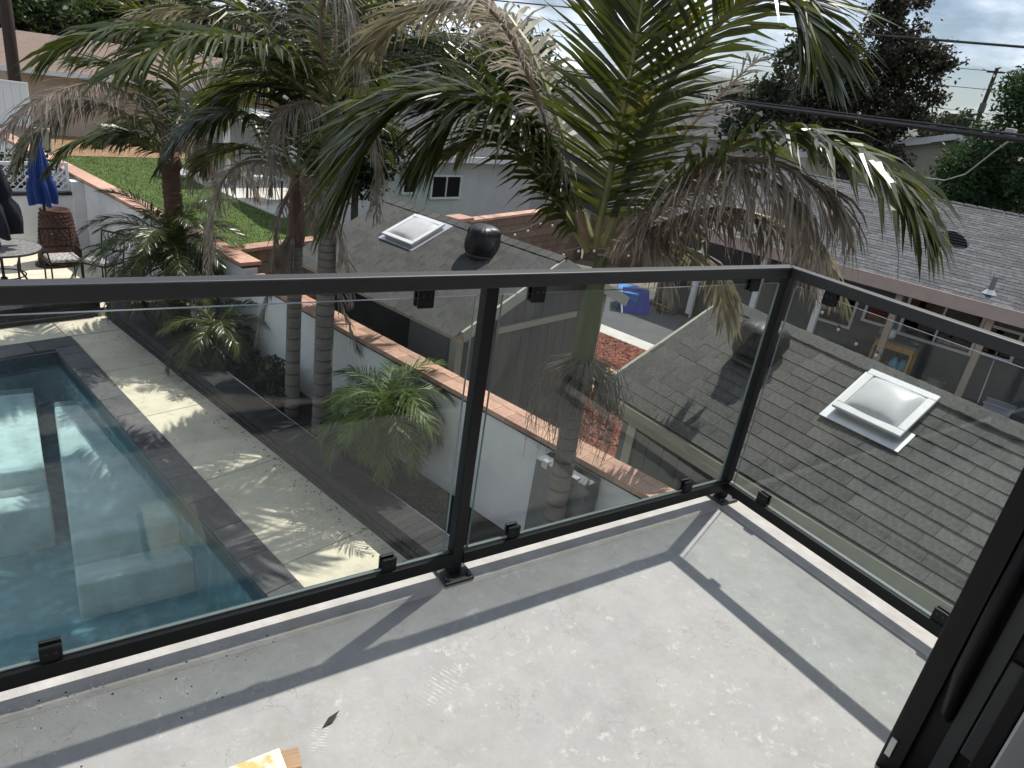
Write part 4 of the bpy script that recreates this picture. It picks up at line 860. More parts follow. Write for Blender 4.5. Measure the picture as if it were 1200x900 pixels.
FRONDS = {
 'king_right': [
  ('green', [(1.3, 2.66, 0.43), (1.28, 2.62, 1.05), (1.22, 2.54, 1.74), (1.14, 2.47, 2.29), (1.03, 2.37, 2.74)], 56, 0.82, 0.25, 'cam'),
  ('green', [(1.36, 2.62, 0.47), (1.39, 2.39, 1.57), (1.44, 1.98, 2.14), (1.5, 1.69, 2.27), (1.53, 1.5, 2.18), (1.55, 1.38, 2.02)], 50, 0.85, 0.55, 'up'),
  ('green', [(1.39, 2.52, 0.49), (1.53, 2.18, 1.05), (1.68, 1.79, 1.41), (1.81, 1.37, 1.51), (1.92, 0.92, 1.42), (1.99, 0.59, 1.17)], 66, 0.9, 0.85, 'up'),
  ('dead', [(1.39, 2.52, 0.46), (1.45, 2.19, 0.89), (1.5, 1.84, 1.24), (1.57, 1.45, 1.32), (1.67, 1.14, 1.25), (1.73, 0.95, 1.13)], 54, 0.85, 1.6, 'up'),
  ('dead', [(1.4, 2.51, 0.44), (1.45, 2.04, 0.99), (1.54, 1.64, 1.22), (1.68, 1.3, 1.15), (1.79, 1.04, 0.87)], 54, 0.75, 1.6, 'up'),
  ('dead', [(1.39, 2.52, 0.41), (1.57, 2.21, 0.74), (1.76, 1.85, 0.94), (1.97, 1.49, 0.87), (2.1, 1.2, 0.58)], 50, 0.6, 1.5, 'up'),
  ('mixed', [(1.47, 2.59, 0.42), (1.83, 2.37, 0.71), (2.27, 2.01, 0.88), (2.63, 1.67, 0.74), (2.89, 1.44, 0.38)], 46, 0.6, 1.1, 'up'),
  ('green', [(1.29, 2.67, 0.44), (0.92, 2.91, 0.98), (0.49, 3.13, 1.38), (0.08, 3.31, 1.41), (-0.26, 3.41, 1.18), (-0.45, 3.48, 0.72)], 80, 1.25, 0.7, 'up'),
  ('green', [(1.27, 2.69, 0.4), (1.07, 2.92, 0.72), (0.85, 3.26, 1.08), (0.69, 3.54, 1.13), (0.56, 3.84, 0.94)], 46, 0.62, 0.9, 'up'),
  ('green', [(1.27, 2.7, 0.43), (0.83, 2.85, 1.05), (0.42, 2.88, 1.34), (0.13, 2.94, 1.34), (-0.06, 2.98, 1.07)], 60, 0.85, 1.0, 'up'),
  ('dead', [(1.23, 2.66, 0.47), (0.84, 2.71, 1.07), (0.45, 2.75, 1.68), (0.09, 2.73, 1.98), (-0.25, 2.8, 2.04)], 36, 0.55, 1.2, 'up'),
  ('mixed', [(1.3, 2.73, 0.48), (1.18, 3.33, 1.39), (0.98, 3.83, 2.01), (0.75, 4.31, 2.1), (0.43, 4.8, 1.91), (0.24, 5.09, 1.63)], 56, 0.75, 0.75, 'up'),
  ('dead', [(1.37, 2.67, 0.47), (1.79, 2.7, 1.07), (2.23, 2.68, 1.6), (2.56, 2.6, 1.99)], 26, 0.4, 0.6, 'up'),
  ('dead', [(1.36, 2.55, 0.4), (1.42, 2.36, 0.62), (1.51, 2.19, 0.56), (1.59, 2.04, 0.27)], 34, 0.5, 1.4, 'up'),
 ],
 'king_mid': [
  ('green', [(0.32, 6.23, 1.04), (-0.22, 6.19, 1.32), (-0.88, 6.14, 1.52), (-1.47, 6.03, 1.54), (-1.88, 5.97, 1.42), (-2.13, 5.98, 1.26)], 64, 0.85, 0.7, 'up'),
  ('dead', [(0.32, 6.24, 1.17), (0.13, 6.09, 1.73), (0.16, 5.97, 2.19), (0.33, 5.81, 1.99), (0.47, 5.75, 1.39)], 54, 1.0, 1.5, 'up'),
  ('mixed', [(0.35, 6.22, 1.18), (0.6, 6.02, 1.8), (1.1, 5.7, 2.12), (1.59, 5.33, 2.13), (2.0, 5.08, 1.88)], 54, 0.9, 0.9, 'up'),
  ('green', [(0.35, 6.22, 1.11), (0.77, 6.17, 1.49), (1.44, 6.09, 1.67), (1.99, 6.02, 1.38)], 44, 0.8, 0.8, 'up'),
  ('green', [(0.35, 6.33, 1.15), (0.27, 6.67, 1.9), (0.01, 7.06, 2.5), (-0.33, 7.46, 2.69)], 46, 0.9, 0.5, 'up'),
  ('green', [(0.33, 6.23, 1.17), (0.38, 6.21, 2.08), (0.47, 6.07, 2.83)], 40, 0.9, 0.4, 'cam'),
  ('green', [(0.34, 6.33, 1.08), (-0.06, 6.77, 1.17), (-0.42, 7.17, 1.01), (-0.7, 7.43, 0.59)], 44, 0.75, 0.9, 'up'),
  ('dead', [(0.29, 6.14, 1.02), (-0.11, 5.95, 1.07), (-0.34, 5.91, 0.81), (-0.39, 5.93, 0.21)], 44, 0.6, 1.6, 'up'),
  ('dead', [(0.41, 6.2, 1.03), (0.6, 6.03, 1.05), (0.75, 5.96, 0.63), (0.79, 5.95, -0.03)], 40, 0.5, 1.6, 'up'),
  ('green', [(0.4, 6.42, 1.15), (0.88, 6.77, 2.0), (1.43, 6.98, 2.78)], 40, 0.9, 0.5, 'up'),
  ('mixed', [(0.33, 6.34, 1.11), (0.08, 6.94, 1.53), (-0.43, 7.48, 1.78), (-0.97, 7.88, 1.77), (-1.38, 8.14, 1.53)], 50, 0.8, 0.8, 'up'),
 ],
 'king_brown': [
  ('green', [(0.12, 6.82, 0.21), (-0.17, 6.7, 0.72), (-0.63, 6.6, 0.86), (-1.06, 6.58, 0.66), (-1.31, 6.62, 0.29)], 46, 0.6, 0.8, 'up'),
  ('dead', [(0.1, 6.73, 0.18), (-0.3, 6.53, 0.38), (-0.69, 6.41, 0.28), (-0.88, 6.35, -0.16), (-0.94, 6.36, -0.82)], 48, 0.55, 1.4, 'up'),
  ('dead', [(0.15, 6.71, 0.13), (0.32, 6.34, 0.02), (0.5, 6.17, -0.48), (0.6, 6.13, -1.1)], 44, 0.45, 1.5, 'up'),
  ('dead', [(0.15, 6.71, 0.08), (0.31, 6.45, -0.35), (0.49, 6.28, -1.04), (0.76, 6.17, -1.81)], 40, 0.4, 1.3, 'up'),
  ('green', [(0.14, 6.82, 0.26), (0.22, 6.9, 1.01), (0.1, 7.04, 1.7), (-0.21, 7.23, 1.98)], 44, 0.7, 0.6, 'up'),
  ('green', [(0.19, 6.91, 0.22), (0.64, 7.08, 0.75), (1.22, 7.18, 0.89), (1.72, 7.18, 0.62)], 40, 0.6, 0.8, 'up'),
  ('dead', [(0.09, 6.73, 0.16), (-0.12, 6.68, -0.32), (-0.18, 6.7, -1.04), (-0.35, 6.74, -1.82)], 40, 0.4, 1.4, 'up'),
 ],
 'king_left': [
  ('dead', [(-0.73, 10.48, -0.1), (-1.09, 10.12, 0.56), (-1.67, 9.77, 0.77), (-2.26, 9.39, 0.56), (-2.69, 9.19, 0.19)], 60, 0.8, 1.1, 'up'),
  ('mixed', [(-0.73, 10.48, -0.14), (-1.25, 10.23, 0.36), (-1.82, 10.08, 0.49), (-2.34, 9.89, 0.13), (-2.62, 9.79, -0.3)], 54, 0.7, 1.1, 'up'),
  ('green', [(-0.7, 10.47, -0.06), (-0.95, 10.3, 0.67), (-1.32, 10.14, 0.97), (-1.77, 10.07, 1.02)], 48, 0.8, 0.8, 'up'),
  ('green', [(-0.67, 10.57, -0.05), (-0.51, 10.55, 0.82), (-0.72, 10.47, 1.48), (-1.14, 10.32, 1.74)], 46, 0.9, 0.6, 'up'),
  ('dead', [(-0.66, 10.47, -0.1), (-0.42, 10.13, 0.39), (-0.38, 10.02, -0.01), (-0.49, 9.93, -0.5)], 44, 0.6, 1.6, 'up'),
  ('dead', [(-0.65, 10.46, -0.13), (-0.28, 10.0, 0.12), (0.12, 9.61, -0.1), (0.32, 9.46, -0.5)], 46, 0.6, 1.4, 'up'),
  ('green', [(-0.63, 10.56, -0.07), (-0.21, 10.29, 0.52), (0.23, 10.1, 0.58), (0.57, 9.92, 0.2)], 44, 0.7, 0.9, 'up'),
  ('green', [(-0.73, 10.58, -0.18), (-1.04, 10.82, -0.05), (-1.3, 11.04, 0.08), (-1.64, 11.27, -0.16)], 40, 0.6, 0.9, 'up'),
  ('green', [(-0.6, 10.76, -0.07), (0.07, 11.05, 0.97), (0.76, 11.21, 1.43)], 40, 0.8, 0.6, 'up'),
  ('green', [(-0.71, 10.47, -0.19), (-0.94, 10.3, -0.09), (-1.17, 10.13, 0.09), (-1.4, 10.05, 0.03)], 36, 0.55, 1.0, 'up'),
 ],
}
# ------------------------------------------------------------------ palms
def spline(P, n):
    P = [Vector(p) for p in P]; Q = [P[0]*2-P[1]]+P+[P[-1]*2-P[-2]]; out_ = []; seg = len(P)-1
    for i in range(n+1):
        t = i/n*seg; k = min(int(t), seg-1); t -= k; a, b_, c, d = Q[k:k+4]
        out_.append(.5*((2*b_)+(c-a)*t+(2*a-5*b_+4*c-d)*t*t+(3*b_-3*c+d-a)*t**3))
    return out_
def leaflet(vs, fs, ms, p, D, T, ln, wd, droop, rg, seg=3, curl=0.):
    o = len(vs); q = Vector(p); d = D.copy(); W = (T-D*T.dot(D)); W = W.normalized() if W.length > 1e-4 else Vector((1,0,0)); W = (W+D.cross(W)*rg.uniform(-.7,.7)).normalized()
    prof = {2: (.7, 1., 0), 3: (.55, 1., .75, 0), 4: (.5, .95, 1., .7, 0)}[seg]
    for k in range(seg+1):
        wk = wd*prof[k]
        if k < seg: vs.append(tuple(q-W*wk/2)); vs.append(tuple(q+W*wk/2))
        else: vs.append(tuple(q))
        d = (d+Vector((0,0,-1))*droop/seg*(.5+k*.5)); d.normalize()
        if curl: d = (d+Vector((rg.uniform(-1,1),rg.uniform(-1,1),rg.uniform(-.5,.5)))*curl).normalized(); W = (W-d*W.dot(d)+d.cross(W)*rg.uniform(-.6,.6)).normalized()
        q = q+d*ln/seg
    for k in range(seg-1): a = o+2*k; fs.append((a, a+1, a+3, a+2)); ms.append(0)
    a = o+2*(seg-1); fs.append((a, a+1, a+2)); ms.append(0)
def frond(parent, org, kind, path, n, ln, droop, hint, rg, wd=.034, rr=.016, seg=3, mats_=None):
    n = int(n*(2.5 if kind == 'dead' else 1.6)); S_ = spline(path, 48); vs, fs, ms = [], [], []
    hv = Vector((0,0,1)) if hint == 'up' else Vector((-.75,-.5,.35)).normalized()
    dead = kind == 'dead'; org = Vector(org); total = n
    for i in range(n):
        t = .10+.90*(i+.5)/n; f_ = t*48; k = min(int(f_), 47); p = S_[k].lerp(S_[k+1], f_-k); Tn = (S_[min(k+2,48)]-S_[max(k-1,0)]).normalized()
        Sd = Tn.cross(hv)
        Sd = Sd.normalized() if Sd.length > .05 else Vector((1,0,0)); Nn = Sd.cross(Tn).normalized()
        env = min(1, .40+2.0*t)*(1-.5*max(0, (t-.6)/.4)**1.6)
        for sg in (-1, 1):
            if dead and rg.random() < .12: continue
            fa = (.35+.75*t)+rg.uniform(-.10,.10)
            D = (Sd*sg*math.cos(fa)+Tn*math.sin(fa)+Nn*rg.uniform(.0,.28)).normalized()
            if dead: D = (D+Vector((rg.uniform(-.3,.3),rg.uniform(-.3,.3),rg.uniform(-.4,.1)))).normalized()
            l_ = ln*env*rg.uniform(.82,1.08)*(rg.uniform(.6,1.) if dead else 1)
            leaflet(vs, fs, ms, p-org, D, Tn, l_, wd*(.40 if dead else 1)*rg.uniform(.6,1.2), droop*rg.uniform(.6,1.4), rg, seg+(1 if dead else 0), (.13 if dead else 0) if dead else (.0 if kind == 'green' else .08))
    mb = MB(); mb.add(vs, fs); mb.m = ms
    L0 = len(S_); mb.tube([q-org for q in S_[::4]], [rr*(1.5-1.35*i/12) for i in range(13)], 6, 1)
    m0, m1 = mats_ or {'green': ('frond_green','rachis_green'), 'dead': ('frond_dead','rachis_dead'), 'mixed': ('frond_mixed','rachis_green')}[kind]
    o = mb.build('frond', [m0, m1], parent)
    if dead: o['label'] = 'dry grey brown hanging frond'
    return o
def trunk(parent, pts, rad, ringed=True, mats_=('palm_bark','palm_ring'), step=.11, rg=rng):
    S_ = spline(pts, 60); mb = MB(); ln = sum((S_[i+1]-S_[i]).length for i in range(60)); n = max(8, int(ln/step)*6); P, Rr = [], []
    for i in range(n+1):
        t = i/n*60; k = min(int(t),59); P.append(S_[k].lerp(S_[k+1], t-k)); r0 = rad[0]+(rad[1]-rad[0])*i/n
        Rr.append(r0*((.95 if i % 6 == 0 else 1.0-.02*((i % 6)/6)) if ringed else 1+rg.uniform(-.08,.08)))
    mb.tube(P, Rr, 14, 0)
    if ringed:
        nf = 14
        for i in range(n):
            if i % 6 == 0:
                for k in range(nf): mb.m[i*nf+k] = 1
    return mb.build('trunk', list(mats_), parent, smooth=True)
def palm(key, label, base, top, r0, r1, shaft, rg, wd=.034, shaft_mat='crownshaft', lean=(0,0), ringed=True):
    base, top = Vector(base), Vector(top); o = thing('palm_tree', label, 'palm tree', base)
    mid = (base+top)/2+Vector((lean[0], lean[1], 0)); z1 = top-Vector((0,0,shaft))
    trunk(o, [(0,0,-.05), (mid-base)*1., z1-base], (r0, r1), ringed, ('palm_bark','palm_ring') if ringed else ('palm_fibre','palm_fibre'))
    d = (top-z1); MB().tube([z1-base+d*t-Vector((0,0,.02)) for t in (0,.12,.35,.65,.9,1.0)], [r1*1.02, r1*1.25, r1*1.22, r1*1.0, r1*.72, r1*.5], 14).build('crownshaft', shaft_mat, o, smooth=True)
    for a in FRONDS[key]:
        kind, path, n, ln, dr, hint = a
        frond(o, base, kind, path, n, ln, dr, hint, rg, wd, .024 if key == 'king_right' else .017)
    return o
def filler(o, base, c, specs, rg, wd=.038):
    for kind, az, el, ln, bend, ll, dr in specs: frond(o, base, kind, arc(c, R(az), R(el), ln, R(bend)), 52, ll, dr, 'up', rg, wd)
def arc(c, az, el, ln, bend, n=5):
    c = Vector(c); out_ = [c]; e = el
    for i in range(n): out_.append(out_[-1]+Vector((math.cos(az)*math.cos(e), math.sin(az)*math.cos(e), math.sin(e)))*ln/n); e -= bend/n
    return out_
rgp = random.Random(77)
zs = -2.98
p_r = palm('king_right', 'tall king palm with huge fronds and dead skirt in front of the far shed', (1.40,2.62,zs), (1.37,2.64,.40), .112, .082, .98, rgp, .044)
p_m = palm('king_mid', 'tall ringed trunk palm with green crownshaft left of the far shed', (.35,6.27,zs), (.35,6.28,1.18), .125, .095, .95, rgp, .04)
p_b = palm('king_brown', 'palm with purple brown leaf sheaths beside the ringed trunk', (.14,6.86,zs), (.16,6.87,.22), .10, .085, .85, rgp, .036, 'sheath_brown')
p_l = palm('king_left', 'dark shaggy palm in front of the lawn with grey drooping fronds', (-.62,10.5,zs), (-.69,10.57,-.10), .13, .14, .3, rgp, .04, 'palm_fibre', (0,0), False)
# az: 0 = +x, 90 = +y (away from the balcony)
filler(p_r, (1.40,2.62,zs), (1.37,2.64,.36), [('mixed',-5,20,1.9,100,.6,1.1)], rgp)
filler(p_m, (.35,6.27,zs), (.35,6.28,1.1), [('green',a,50-15*(k%3),2.5,80,.85,.7) for k, a in enumerate((10,60,110,165,205))], rgp)
filler(p_b, (.14,6.86,zs), (.16,6.87,.15), [('green',a,45-15*(k%3),1.8,90,.6,.8) for k, a in enumerate((30,120,60))]+[('dead',60,0,1.5,90,.5,1.5)], rgp)
filler(p_l, (-.62,10.5,zs), (-.69,10.57,-.12), [('green',a,50-15*(k%3),1.9,90,.6,.8) for k, a in enumerate((60,110,160))]+[('dead',45,5,1.5,90,.5,1.5)], rgp)
# hanging seed strings and husks on the tall palm, loose sheath on the brown one
st = MB(); o0 = Vector((1.40,2.62,zs))
for k in range(340):
    a = rgp.uniform(0,6.28); c = Vector((1.395,2.62,-.62)); p0 = c+Vector((math.cos(a)*.09,math.sin(a)*.09,rgp.uniform(-.05,.12))); sp = rgp.uniform(.08,.36); ln = rgp.uniform(.3,.85)
    pts = [p0, p0+Vector((math.cos(a)*sp*.7,math.sin(a)*sp*.7,.02-ln*.2)), p0+Vector((math.cos(a)*sp+rgp.uniform(-.05,.05),math.sin(a)*sp+rgp.uniform(-.05,.05),-ln*.6)), p0+Vector((math.cos(a)*sp*.9+rgp.uniform(-.07,.07),math.sin(a)*sp*.9+rgp.uniform(-.07,.07),-ln))]
    st.tube([p-o0 for p in pts], [.004,.003,.0025,.002], 4, cap=False)
tag(st.build('seed_strings', 'frond_dead', p_r), 'tangled dry brown seed strings hanging on the trunk', kind='stuff')
o1 = Vector((.14,6.86,zs)); st = MB()
for k in range(90):
    a = rgp.uniform(0,6.28); p0 = Vector((.15,6.87,-.62)); ln = rgp.uniform(.25,.6); sp = rgp.uniform(.08,.28); a = 3.4+rgp.uniform(-1.0,1.0)
    pts = [p0+Vector((math.cos(a)*.1,math.sin(a)*.1,rgp.uniform(0,.1))), p0+Vector((math.cos(a)*sp*.8,math.sin(a)*sp*.8,-ln*.2)), p0+Vector((math.cos(a)*sp,math.sin(a)*sp,-ln*.6)), p0+Vector((math.cos(a)*sp+rgp.uniform(-.05,.05),math.sin(a)*sp,-ln))]
    st.tube([p-o1 for p in pts], [.004,.003,.0025,.002], 4, cap=False)
tag(st.build('seed_strings', 'frond_dead', p_b), kind='stuff')
def arc(c, az, el, ln, bend, n=5):
    c = Vector(c); out_ = [c]; e = el
    for i in range(n): out_.append(out_[-1]+Vector((math.cos(az)*math.cos(e), math.sin(az)*math.cos(e), math.sin(e)))*ln/n); e -= bend/n
    return out_
def date_palm(label, base, ctr, ln, nf, nl, ll, wd, rg, mats_, r=.07, dead=4, els=(1.25,-.5)):
    base, ctr = Vector(base), Vector(ctr); o = thing('date_palm', label, 'palm tree', base, 0, 'small feathery date palms')
    trunk(o, [(0,0,-.05), (ctr-base)*.5+Vector((.02,.01,0)), ctr-base], (r*1.1, r), False, ('palm_fibre','palm_fibre'))
    hk = MB()
    for k in range(60):
        a = k*2.4; t = k/60; p = (ctr-base)*t; hk.bar(p, p+Vector((math.cos(a)*r*1.7, math.sin(a)*r*1.7, .06)), .035, .015)
    hk.build('leaf_bases', 'palm_fibre', o)
    for k in range(nf):
        el = els[0]+(els[1]-els[0])*(k/nf)**.8; az = k*2.39996+rg.uniform(-.2,.2)
        frond(o, base, 'green', arc(ctr, az, el, ln*rg.uniform(.8,1.1), 1.5+.5*rg.random()), nl, ll, .5, 'up', rg, wd, .007, 3, mats_)
    for k in range(dead): frond(o, base, 'dead', arc(ctr-Vector((0,0,.08)), rg.uniform(0,6.28), -.4, ln*.8, 1.2), nl//2, ll, .9, 'up', rg, wd, .007, 2)
    return o
date_palm('bright feathery pygmy date palm in the planter behind the glass', (.60,4.78,zs), (.62,4.93,-1.98), .90, 36, 25, .30, .0145, rgp, ('frond_bright','rachis_green'), .07, 3)
date_palm('dark green feathery date palm arching beside the patio wall', (-.80,10.05,zs), (-.81,10.08,-1.50), 1.45, 40, 44, .34, .016, rgp, ('frond_green','rachis_green'), .10, 5, (1.3,-.6))
date_palm('low shaggy date palm with husky base in the shade of the planter', (-.42,8.75,zs), (-.42,8.78,-2.45), .95, 30, 34, .28, .014, rgp, ('frond_green','rachis_green'), .11, 5)
# shaded ground plants
def leafy(parent, name, c, rad, n, sz, m, rg_, flat=.6, shell=.0):
    d = rg_.normal(size=(n,3)); d /= np.linalg.norm(d,axis=1)[:,None]; rr = rg_.uniform(0,1,(n,1))**(1/3); rr = np.maximum(rr, rg_.uniform(shell,1,(n,1))*shell)
    P = d*rr*np.array(rad)+np.array(c); a = rg_.normal(size=(n,3)); a /= np.linalg.norm(a,axis=1)[:,None]; b_ = np.cross(a, rg_.normal(size=(n,3))); b_ /= np.linalg.norm(b_,axis=1)[:,None]
    return P, a, b_
def leaf_mesh(name, P, a, b_, sz, m, parent=None, asp=.5):
    n = len(P); s_ = sz[:,None]; V = np.stack([P-a*s_, P+b_*s_*asp, P+a*s_, P-b_*s_*asp], 1).reshape(-1,3)
    me = bpy.data.meshes.new(name); me.vertices.add(4*n); me.vertices.foreach_set('co', V.ravel().astype(np.float32)); me.loops.add(4*n); me.loops.foreach_set('vertex_index', np.arange(4*n))
    me.polygons.add(n); me.polygons.foreach_set('loop_start', np.arange(n)*4); me.polygons.foreach_set('loop_total', np.full(n,4)); me.update(calc_edges=True); me.materials.append(MATS[m])
    o = bpy.data.objects.new(name, me); COL.objects.link(o); o.parent = parent; return o
NR = np.random.default_rng(9)
def ground_plant(label, u, v, rad, n, sz, m):
    o = thing('ground_plant', label, 'plant', UV(u,v,zs), 0); P, a, b_ = leafy(o, '', (0,0,rad[2]*.7), rad, n, sz, m, NR); P[:,2] = np.maximum(P[:,2], .01)
    leaf_mesh('foliage', P, a, b_, NR.uniform(.6,1.3,n)*sz, m, o, .35)
    MB().tube([(0,0,0),(.01,.01,rad[2]*.6)], .012, 6).build('stem', 'tree_bark', o)
ground_plant('dark leafy clump in the planter below the ringed palm', 1.98, 5.5, (.30,.5,.22), 700, .06, 'leaf_dark')
ground_plant('dark leafy clump under the brown sheathed palm', 1.95, 7.1, (.28,.6,.35), 900, .06, 'leaf_dark')
ground_plant('dark leafy clump beside the shaggy low palm', 1.98, 8.2, (.28,.5,.3), 800, .06, 'leaf_dark')
ground_plant('small dark weeds at the foot of the bright pygmy palm', 1.95, 3.9, (.25,.4,.12), 400, .04, 'leaf_dark')

hd = lot('hedge', 'dark clipped hedge behind the white lattice screen', 'hedge', .6, 16.5, GZ)
for k in range(5): MB().tube([(-1.6+k*.8,0,0),(-1.6+k*.8+.05,.03,1.4)], .03, 6).build('stem', 'tree_bark', hd)
n_ = 9000; P = np.stack([NR.uniform(-2.2,1.55,n_), NR.normal(0,.28,n_), NR.uniform(.1,1.95,n_)+.1*np.sin(NR.uniform(0,6,n_))], -1); a = NR.normal(size=(n_,3)); a /= np.linalg.norm(a,axis=1)[:,None]; b_ = np.cross(a, NR.normal(size=(n_,3))); b_ /= np.linalg.norm(b_,axis=1)[:,None]
leaf_mesh('foliage', P, a, b_, NR.uniform(.03,.07,n_), 'leaf_dark', hd)
# ------------------------------------------------------------------ trees
def tree(label, base, h, lobes, n, sz, m, seed, group=None, asp=.5, tr=.2, shell=.55, clump=.0, ncl=0, trunk_h=.5, name='tree'):
    """lobes: (dx, dy, z, rx, ry, rz, weight)"""
    rg_ = np.random.default_rng(seed); rp_ = random.Random(seed); base = Vector(base); o = thing(name, label, 'tree', base, 0, group)
    mb = MB(); mb.tube([(0,0,-.1),(rp_.uniform(-.1,.1),0,h*.25),(rp_.uniform(-.2,.2),rp_.uniform(-.2,.2),h*.6),(0,0,h*.93)], [tr,tr*.8,tr*.5,tr*.1], 8)
    tot = sum(l_[6] for l_ in lobes); PP, AA, BB = [], [], []
    limbs = MB()
    for l_ in lobes:
        k = int(n*l_[6]/tot); c = np.array(l_[:3]); rd = np.array(l_[3:6])
        z0 = h*min(.7, max(.15, l_[2]/h*.6)); limbs.tube([(0,0,z0),(l_[0]*.5,l_[1]*.5,(z0+l_[2])/2),(l_[0],l_[1],l_[2]+l_[5]*.5)], [tr*.4,tr*.25,tr*.05], 6)
        nc = max(6, int(ncl*l_[6]/tot))
        d = rg_.normal(size=(nc,3)); d /= np.linalg.norm(d,axis=1)[:,None]; cc = c+d*rd*(shell+(1-shell)*rg_.uniform(0,1,(nc,1)))
        for q in cc[: nc//2]: limbs.tube([Vector((l_[0],l_[1],l_[2]-l_[5]*.2)), Vector(((l_[0]+q[0])/2,(l_[1]+q[1])/2,(l_[2]+q[2])/2-.05)), Vector(q)], [tr*.14,tr*.09,tr*.03], 5, cap=False)
        idx = rg_.integers(0,nc,k); P = cc[idx]+rg_.normal(size=(k,3))*clump*np.array([1,1,.75])
        a = rg_.normal(size=(k,3)); a[:,2] *= .7; a /= np.linalg.norm(a,axis=1)[:,None]; b_ = np.cross(a, rg_.normal(size=(k,3))); b_ /= np.linalg.norm(b_,axis=1)[:,None]
        PP.append(P); AA.append(a); BB.append(b_)
    mb.build('trunk', 'tree_bark', o, smooth=True); limbs.build('limbs', 'tree_bark', o, smooth=True)
    P = np.concatenate(PP); leaf_mesh('crown', P, np.concatenate(AA), np.concatenate(BB), rg_.uniform(.65,1.25,len(P))*sz, m, o, asp)
    return o
# magnolia behind the grey house
tree('tall dark bronze leaved magnolia behind the grey house roof', (22.2,13.9,GZ), 9.6, [(0,.2,8.9,.85,.85,1.2,.9),(.3,-.4,7.4,1.1,1.1,1.3,1.2),(.8,-1.3,7.3,.7,.7,.9,.5),(-.6,1.1,6.9,.9,.9,.95,.8),(-1.0,1.8,5.8,.9,.9,1.0,.6),(-.2,.5,6.0,1.3,1.3,1.3,1.2),(.6,-.9,5.6,1.2,1.2,1.3,1.0),(-.6,1.3,4.7,1.3,1.3,1.1,.9),(.2,-.2,4.4,1.5,1.5,1.1,.9)], 32000, .085, 'leaf_magnolia', 31, asp=.5, tr=.2, clump=.17, ncl=330, shell=.3)
tree('dense dark green tree at the right edge behind the grey roof', (23.8,8.3,GZ), 8.0, [(0,.2,5.0,2.2,2.2,2.0,2.0),(-.4,.8,6.4,1.2,1.2,1.0,.9),(.3,-.8,6.6,1.6,1.6,1.4,1.3),(-.7,1.5,4.2,1.4,1.4,1.4,1.1),(.4,-1.6,4.2,2.0,2.0,1.8,1.2)], 34000, .095, 'leaf_conifer', 32, tr=.25, clump=.22, ncl=360, shell=.6, asp=.35)
tree('grey green tree left of the magnolia', (30,23.2,GZ), 8.4, [(0,0,6.6,1.6,1.6,2.2,1.2),(1.0,-1.2,5.4,1.7,1.7,1.9,1.0),(-1.3,1.2,5.0,1.5,1.5,1.7,.9)], 8000, .16, 'leaf_far', 33, tr=.22, clump=.3, ncl=110, shell=.6)
tree('small rounded tree beside the distant power pole', (44,22.0,GZ), 7.0, [(0,0,5.0,1.6,1.6,1.9,1.),(0,-.8,4.2,1.5,1.5,1.6,.8)], 5000, .17, 'leaf_far', 34, tr=.2, clump=.3, ncl=80, shell=.6)
tree('leafy tree peeping between the palms at the top', (14.6,25.5,GZ), 7.6, [(0,0,5.2,1.7,1.7,1.7,1.),(1.0,-.3,4.2,1.5,1.5,1.4,.8),(-1.2,.3,4.0,1.4,1.4,1.4,.7)], 8000, .14, 'leaf_mid', 35, tr=.2, clump=.28, ncl=110, shell=.6)
tree('dark tree behind the middle palm crowns', (10.2,27.5,GZ), 8.2, [(0,0,5.4,2.6,2.4,1.9,1.4),(-3.0,.6,4.9,2.5,2.2,2.0,1.2),(2.4,.5,4.4,1.8,1.8,1.6,.8)], 13000, .15, 'leaf_dark', 36, tr=.25, clump=.3, ncl=170, shell=.6)
tree('dark tree behind the brown roofed house', (5.5,44,GZ), 7.4, [(0,0,4.9,3.4,2.4,1.9,1.4),(-3.8,.3,5.0,3.2,2.2,2.0,1.3),(4.2,.2,4.8,3.0,2.2,1.9,1.2)], 15000, .18, 'leaf_dark', 37, tr=.25, clump=.34, ncl=190, shell=.6)
tree('green leafy tree in the top left corner', (-3.6,43,GZ), 7.6, [(0,0,4.8,3.2,2.4,2.4,1.4),(3.0,-.5,4.4,2.4,2.0,1.9,1.0),(-3,.0,4.6,2.4,2.0,2.0,.9)], 15000, .17, 'leaf_mid', 38, tr=.25, clump=.33, ncl=190, shell=.6)
tree('dense dark evergreen between the brown block wall and the white house', UV(8.1,13.9,GZ), 5.2, [(0,0,3.4,.9,.9,1.2,1.),(-.4,.2,2.3,.8,.8,1.0,.8),(.3,.1,2.6,.8,.8,1.0,.8),(.0,0,4.4,.7,.7,.8,.6)], 12000, .075, 'leaf_dark', 39, tr=.12, clump=.2, ncl=160, shell=.5)
for k, (x, y, s_, lb) in enumerate([(44,38,1.0,'low distant trees left of the far hills'),(52,40,1.1,'distant trees under the blue hills'),(36,38,.9,'distant trees beyond the pale grey roof'),(60,32,1.0,'distant trees right of the far hills'),(70,22,1.1,'distant trees behind the right hand power pole'),(24,40,1.0,'distant trees behind the leaning upright frond')]):
    tree(lb, (x,y,GZ), 5.6*s_, [(0,0,3.6*s_,2.4,2.4,1.5*s_,1.),(2.4,-1.6,3.2*s_,2.2,2.2,1.3*s_,.8),(-2.4,1.8,3.1*s_,2.2,2.2,1.2*s_,.8)], 4500, .2, 'leaf_far', 50+k, 'distant trees under the hills', tr=.18, clump=.34, ncl=70, shell=.6)
